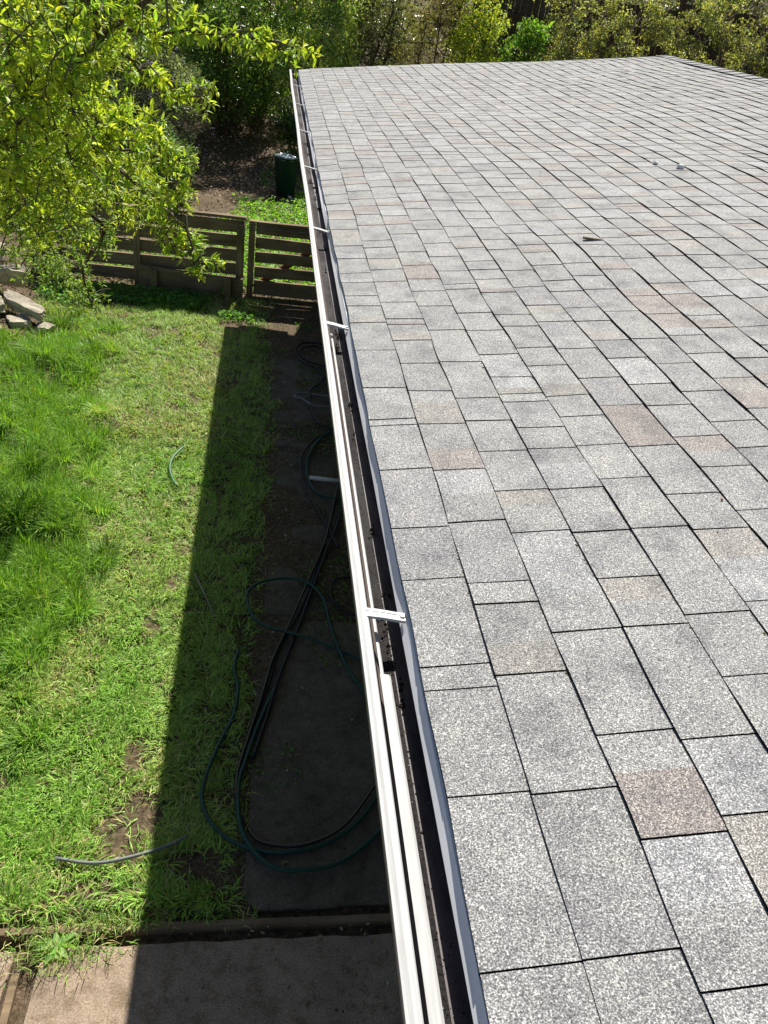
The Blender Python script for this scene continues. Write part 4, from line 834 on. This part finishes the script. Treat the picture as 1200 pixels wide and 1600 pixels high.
def lawn():
    r = np.random.default_rng(70); n = 250000
    y = 1.85 + 8.2 * r.random(n) ** 1.15; xl = -1.25 - .335 * (y - 1.6) - .25; x = xl + (.0 - xl) * r.random(n)
    keep = r.random(n) < lawn_density(x, y); x, y = x[keep], y[keep]; n = len(x); lu = lush(x, y)
    tuft = vnoise(x, y, 3.2, 84); tf2 = vnoise(x, y, 9, 85)
    H = .038 + .050 * r.random(n) + .030 * tf2 + lu * (.02 + .10 * tuft * r.random(n)) ; W = .0048 + .0030 * r.random(n) + .001 * lu
    # blades lean away from their tuft's centre and with the lie of the patch
    g = 1e-2; gx_ = vnoise(x + g, y, 3.2, 84) - vnoise(x - g, y, 3.2, 84); gy_ = vnoise(x, y + g, 3.2, 84) - vnoise(x, y - g, 3.2, 84)
    az = np.where(lu > .3, np.arctan2(-gy_, -gx_) + r.normal(0, .7, n), (vnoise(x, y, 5, 86) * 12) + r.normal(0, 1.0, n)); lean = np.where(lu > .3, r.uniform(.15, 1.15, n), r.uniform(.5, 1.50, n))
    pale = np.array([.39, .56, .13]); mid = np.array([.26, .48, .068]); deep = np.array([.215, .42, .050]); straw = np.array([.52, .45, .20])
    q = np.clip(vnoise(x, y, 2.2, 87) * 1.3 - .2 + r.normal(0, .18, n), 0, 1)[:, None]; C = pale * q + mid * (1 - q); L = np.clip(lu + r.normal(0, .12, n), 0, 1)[:, None]; C = C * (1 - L) + deep * L
    st = r.random(n) < (.04 + .30 * np.clip(vnoise(x, y, 1.6, 88) - .55, 0, 1) * (1 - lu) * 2); C[st] = straw; C = C * r.lognormal(0, .33, (n, 1))
    P = np.stack([x, y, ground_z(x, y) - .013], 1)
    blades("lawn_grass", P, H, W, lean, az, np.clip(C, .004, .7), 'grass', "green lawn grass, mown near the house and lush at the left", "grass")
    # strong tufts of long grass
    r = np.random.default_rng(71); tc = []
    while len(tc) < 340:
        y = 2.9 + 6.0 * r.random(); xl = -1.5 - .335 * (y - 1.6); x = xl + (-1.15 - xl) * r.random() ** 1.1
        if r.random() < float(lush(x, y)) * float(lawn_density(x, y)) * 1.4: tc.append((x, y))
    tc = np.array(tc); k = 135; n = len(tc) * k; c = np.repeat(tc, k, 0); sz = np.repeat(r.uniform(.55, 1.15, len(tc)), k); a = r.uniform(0, 6.283, n); rd = .075 * r.random(n) ** .7 * sz
    P = np.stack([c[:, 0] + rd * np.cos(a), c[:, 1] + rd * np.sin(a), ground_z(c[:, 0], c[:, 1]) - .013], 1)
    C = np.tile(np.array([.205, .40, .045]), (n, 1)) * np.repeat(r.lognormal(0, .28, len(tc)), k)[:, None] * r.lognormal(0, .30, (n, 1))
    blades("long_grass_tufts", P, r.uniform(.10, .23, n) * sz, r.uniform(.0050, .0080, n), .10 + 1.15 * r.random(n) ** .8, a + r.normal(0, .8, n), np.clip(C, .004, .6), 'grass', "long dark green grass tufts along the left of the lawn", "grass", .35)
lawn()
def edge_weeds():   # blades over the timber edging and in the bed, and between the slabs
    r = np.random.default_rng(73); n = 500; x = np.concatenate([r.uniform(-1.45, -.2, 200), r.normal(-.85, .12, 300)]); y = 1.86 + .07 * r.random(n)
    x2 = -1.05 + .13 * r.normal(0, 1, 500); y2 = 1.80 + .06 * r.normal(0, 1, 500); x3 = r.uniform(-3.5, -2.4, 6500); y3 = r.uniform(7.9, 9.7, 6500); ok = vnoise(x3, y3, 4, 91) > .5; x3, y3 = x3[ok], y3[ok]
    X = np.concatenate([x, x2, x3]); Y = np.concatenate([y, y2, y3]); n = len(X); P = np.stack([X, Y, ground_z(X, Y) + .002], 1); C = vary((.11, .19, .035), n, r, .25, (.33, .29, .13), .2)
    blades("edge_grass", P, r.uniform(.03, .09, n), r.uniform(.003, .0045, n), r.uniform(.3, 1.4, n), r.uniform(0, 6.28, n), C, 'grass', "stray grass growing over the timber edging and between rocks", "grass")
edge_weeds()
def carpet(name, n, xr, yr, size, color, label, cat, seed, hmax=.12, dens=None, alt=None, altp=0., asp=.8, mat='leaf'):
    r = np.random.default_rng(seed); x = r.uniform(*xr, n); y = r.uniform(*yr, n)
    if dens is not None: k = r.random(n) < dens(x, y); x, y = x[k], y[k]
    n = len(x); hgt = hmax * (.3 + .9 * vnoise(x, y, 5, seed)); P = np.stack([x, y, ground_z(x, y) + hgt * r.random(n) ** .6], 1); L = size * r.lognormal(0, .25, n)
    V, T, C = quads(P, L, L * asp, vary(color, n, r, .22, alt, altp), seed, .75); return tag(np_mesh(name, V, T, MT[mat], None, C), label, cat, kind='stuff')
carpet("ground_cover", 24000, (-2.6, 1.6), (10.3, 16.2), .045, (.10, .20, .025), "bright low leafy ground cover beyond the slat fence", "ground cover", 92, .16,
       lambda x, y: np.clip((x + 1.55 - .22 * (y - 12) + 2.5 * np.clip(11.6 - y, 0, 1)) / .4 + (vnoise(x, y, 2, 93) - .5), 0, 1) * np.clip((15.3 + .8 * (vnoise(x, y, 1.5, 94) - .5) - y) / .5 + (x > .25) * 2, 0, 1))
carpet("shade_weeds", 7000, (-2.9, -.35), (9.2, 10.0), .04, (.06, .14, .025), "low dark weeds in the shade along the fence foot", "weeds", 95, .12, lambda x, y: (vnoise(x, y, 2.5, 96) > .42) * np.clip(vnoise(x, y, 1, 98) * 1.6, 0, 1))
carpet("slope_weeds", 3200, (-1.6, 1.4), (15.6, 22.0), .05, (.08, .17, .03), "scattered green weeds on the dirt slope", "weeds", 97, .14, lambda x, y: (vnoise(x, y, 1.1, 99) + .25 * np.clip(x, -1, 1)) > .62)
carpet("leaf_litter", 15000, (-3.2, 1.8), (10.4, 24.0), .05, (.15, .105, .07), "dry brown leaves scattered over the dirt slope", "leaf litter", 100, .03, lambda x, y: np.clip(vnoise(x, y, 1.5, 101) * 1.5 - .1, 0, 1), (.34, .28, .20), .22, .6, 'litter')
carpet("path_litter", 2600, (-.6, .6), (1.0, 9.9), .022, (.10, .085, .05), "small dead leaves and clippings on the shaded path", "leaf litter", 102, .012, lambda x, y: np.clip(vnoise(x, y, 3, 103) * 1.5 - .3 + (y < 1.85) * np.clip(x * 3 + .6, 0, 1), 0, 1), (.20, .19, .12), .3, .5, 'litter')
carpet("path_weeds", 9000, (-.35, .6), (1.95, 9.4), .022, (.06, .12, .03), "tiny weeds growing over the shaded path", "weeds", 104, .03, lambda x, y: (vnoise(x, y, 2.3, 105) > .58) * .8)
def dandelion():
    r = np.random.default_rng(6); n = 11; a = np.linspace(0, 6.28, n, endpoint=False) + r.normal(0, .15, n); P = np.tile(np.array([-1.08, 1.80, GZ + .012]), (n, 1))
    D = np.stack([np.cos(a), np.sin(a) - .2, np.full(n, .18)], 1); V, T, C = leaves(P, D, r.uniform(.06, .105, n), np.full(n, .032), vary((.15, .26, .07), n, r, .1), .2, seed=6)
    tag(np_mesh("dandelion_plant", V, T, MT['leaf'], None, C), "flat pale green dandelion rosette on the slab by the edging", "plant")
dandelion()
# tiny flowers on the grey green shrub
def shrub_flowers():
    sh = [o for o in bpy.data.objects if o.name.startswith("lavender_shrub")][0]; r = np.random.default_rng(12); n = 60; u = r.normal(0, 1, (n, 3)); u /= np.linalg.norm(u, axis=1, keepdims=True); u[:, 1] = -abs(u[:, 1])
    P = np.array([-2.35, 16.6, -1.45]) + u * np.array([1.05, .85, 1.05]); tag(crumbs("flowers", n, lambda a, b: P, .018, MT['flower'], sh, 13), kind='stuff')
shrub_flowers()
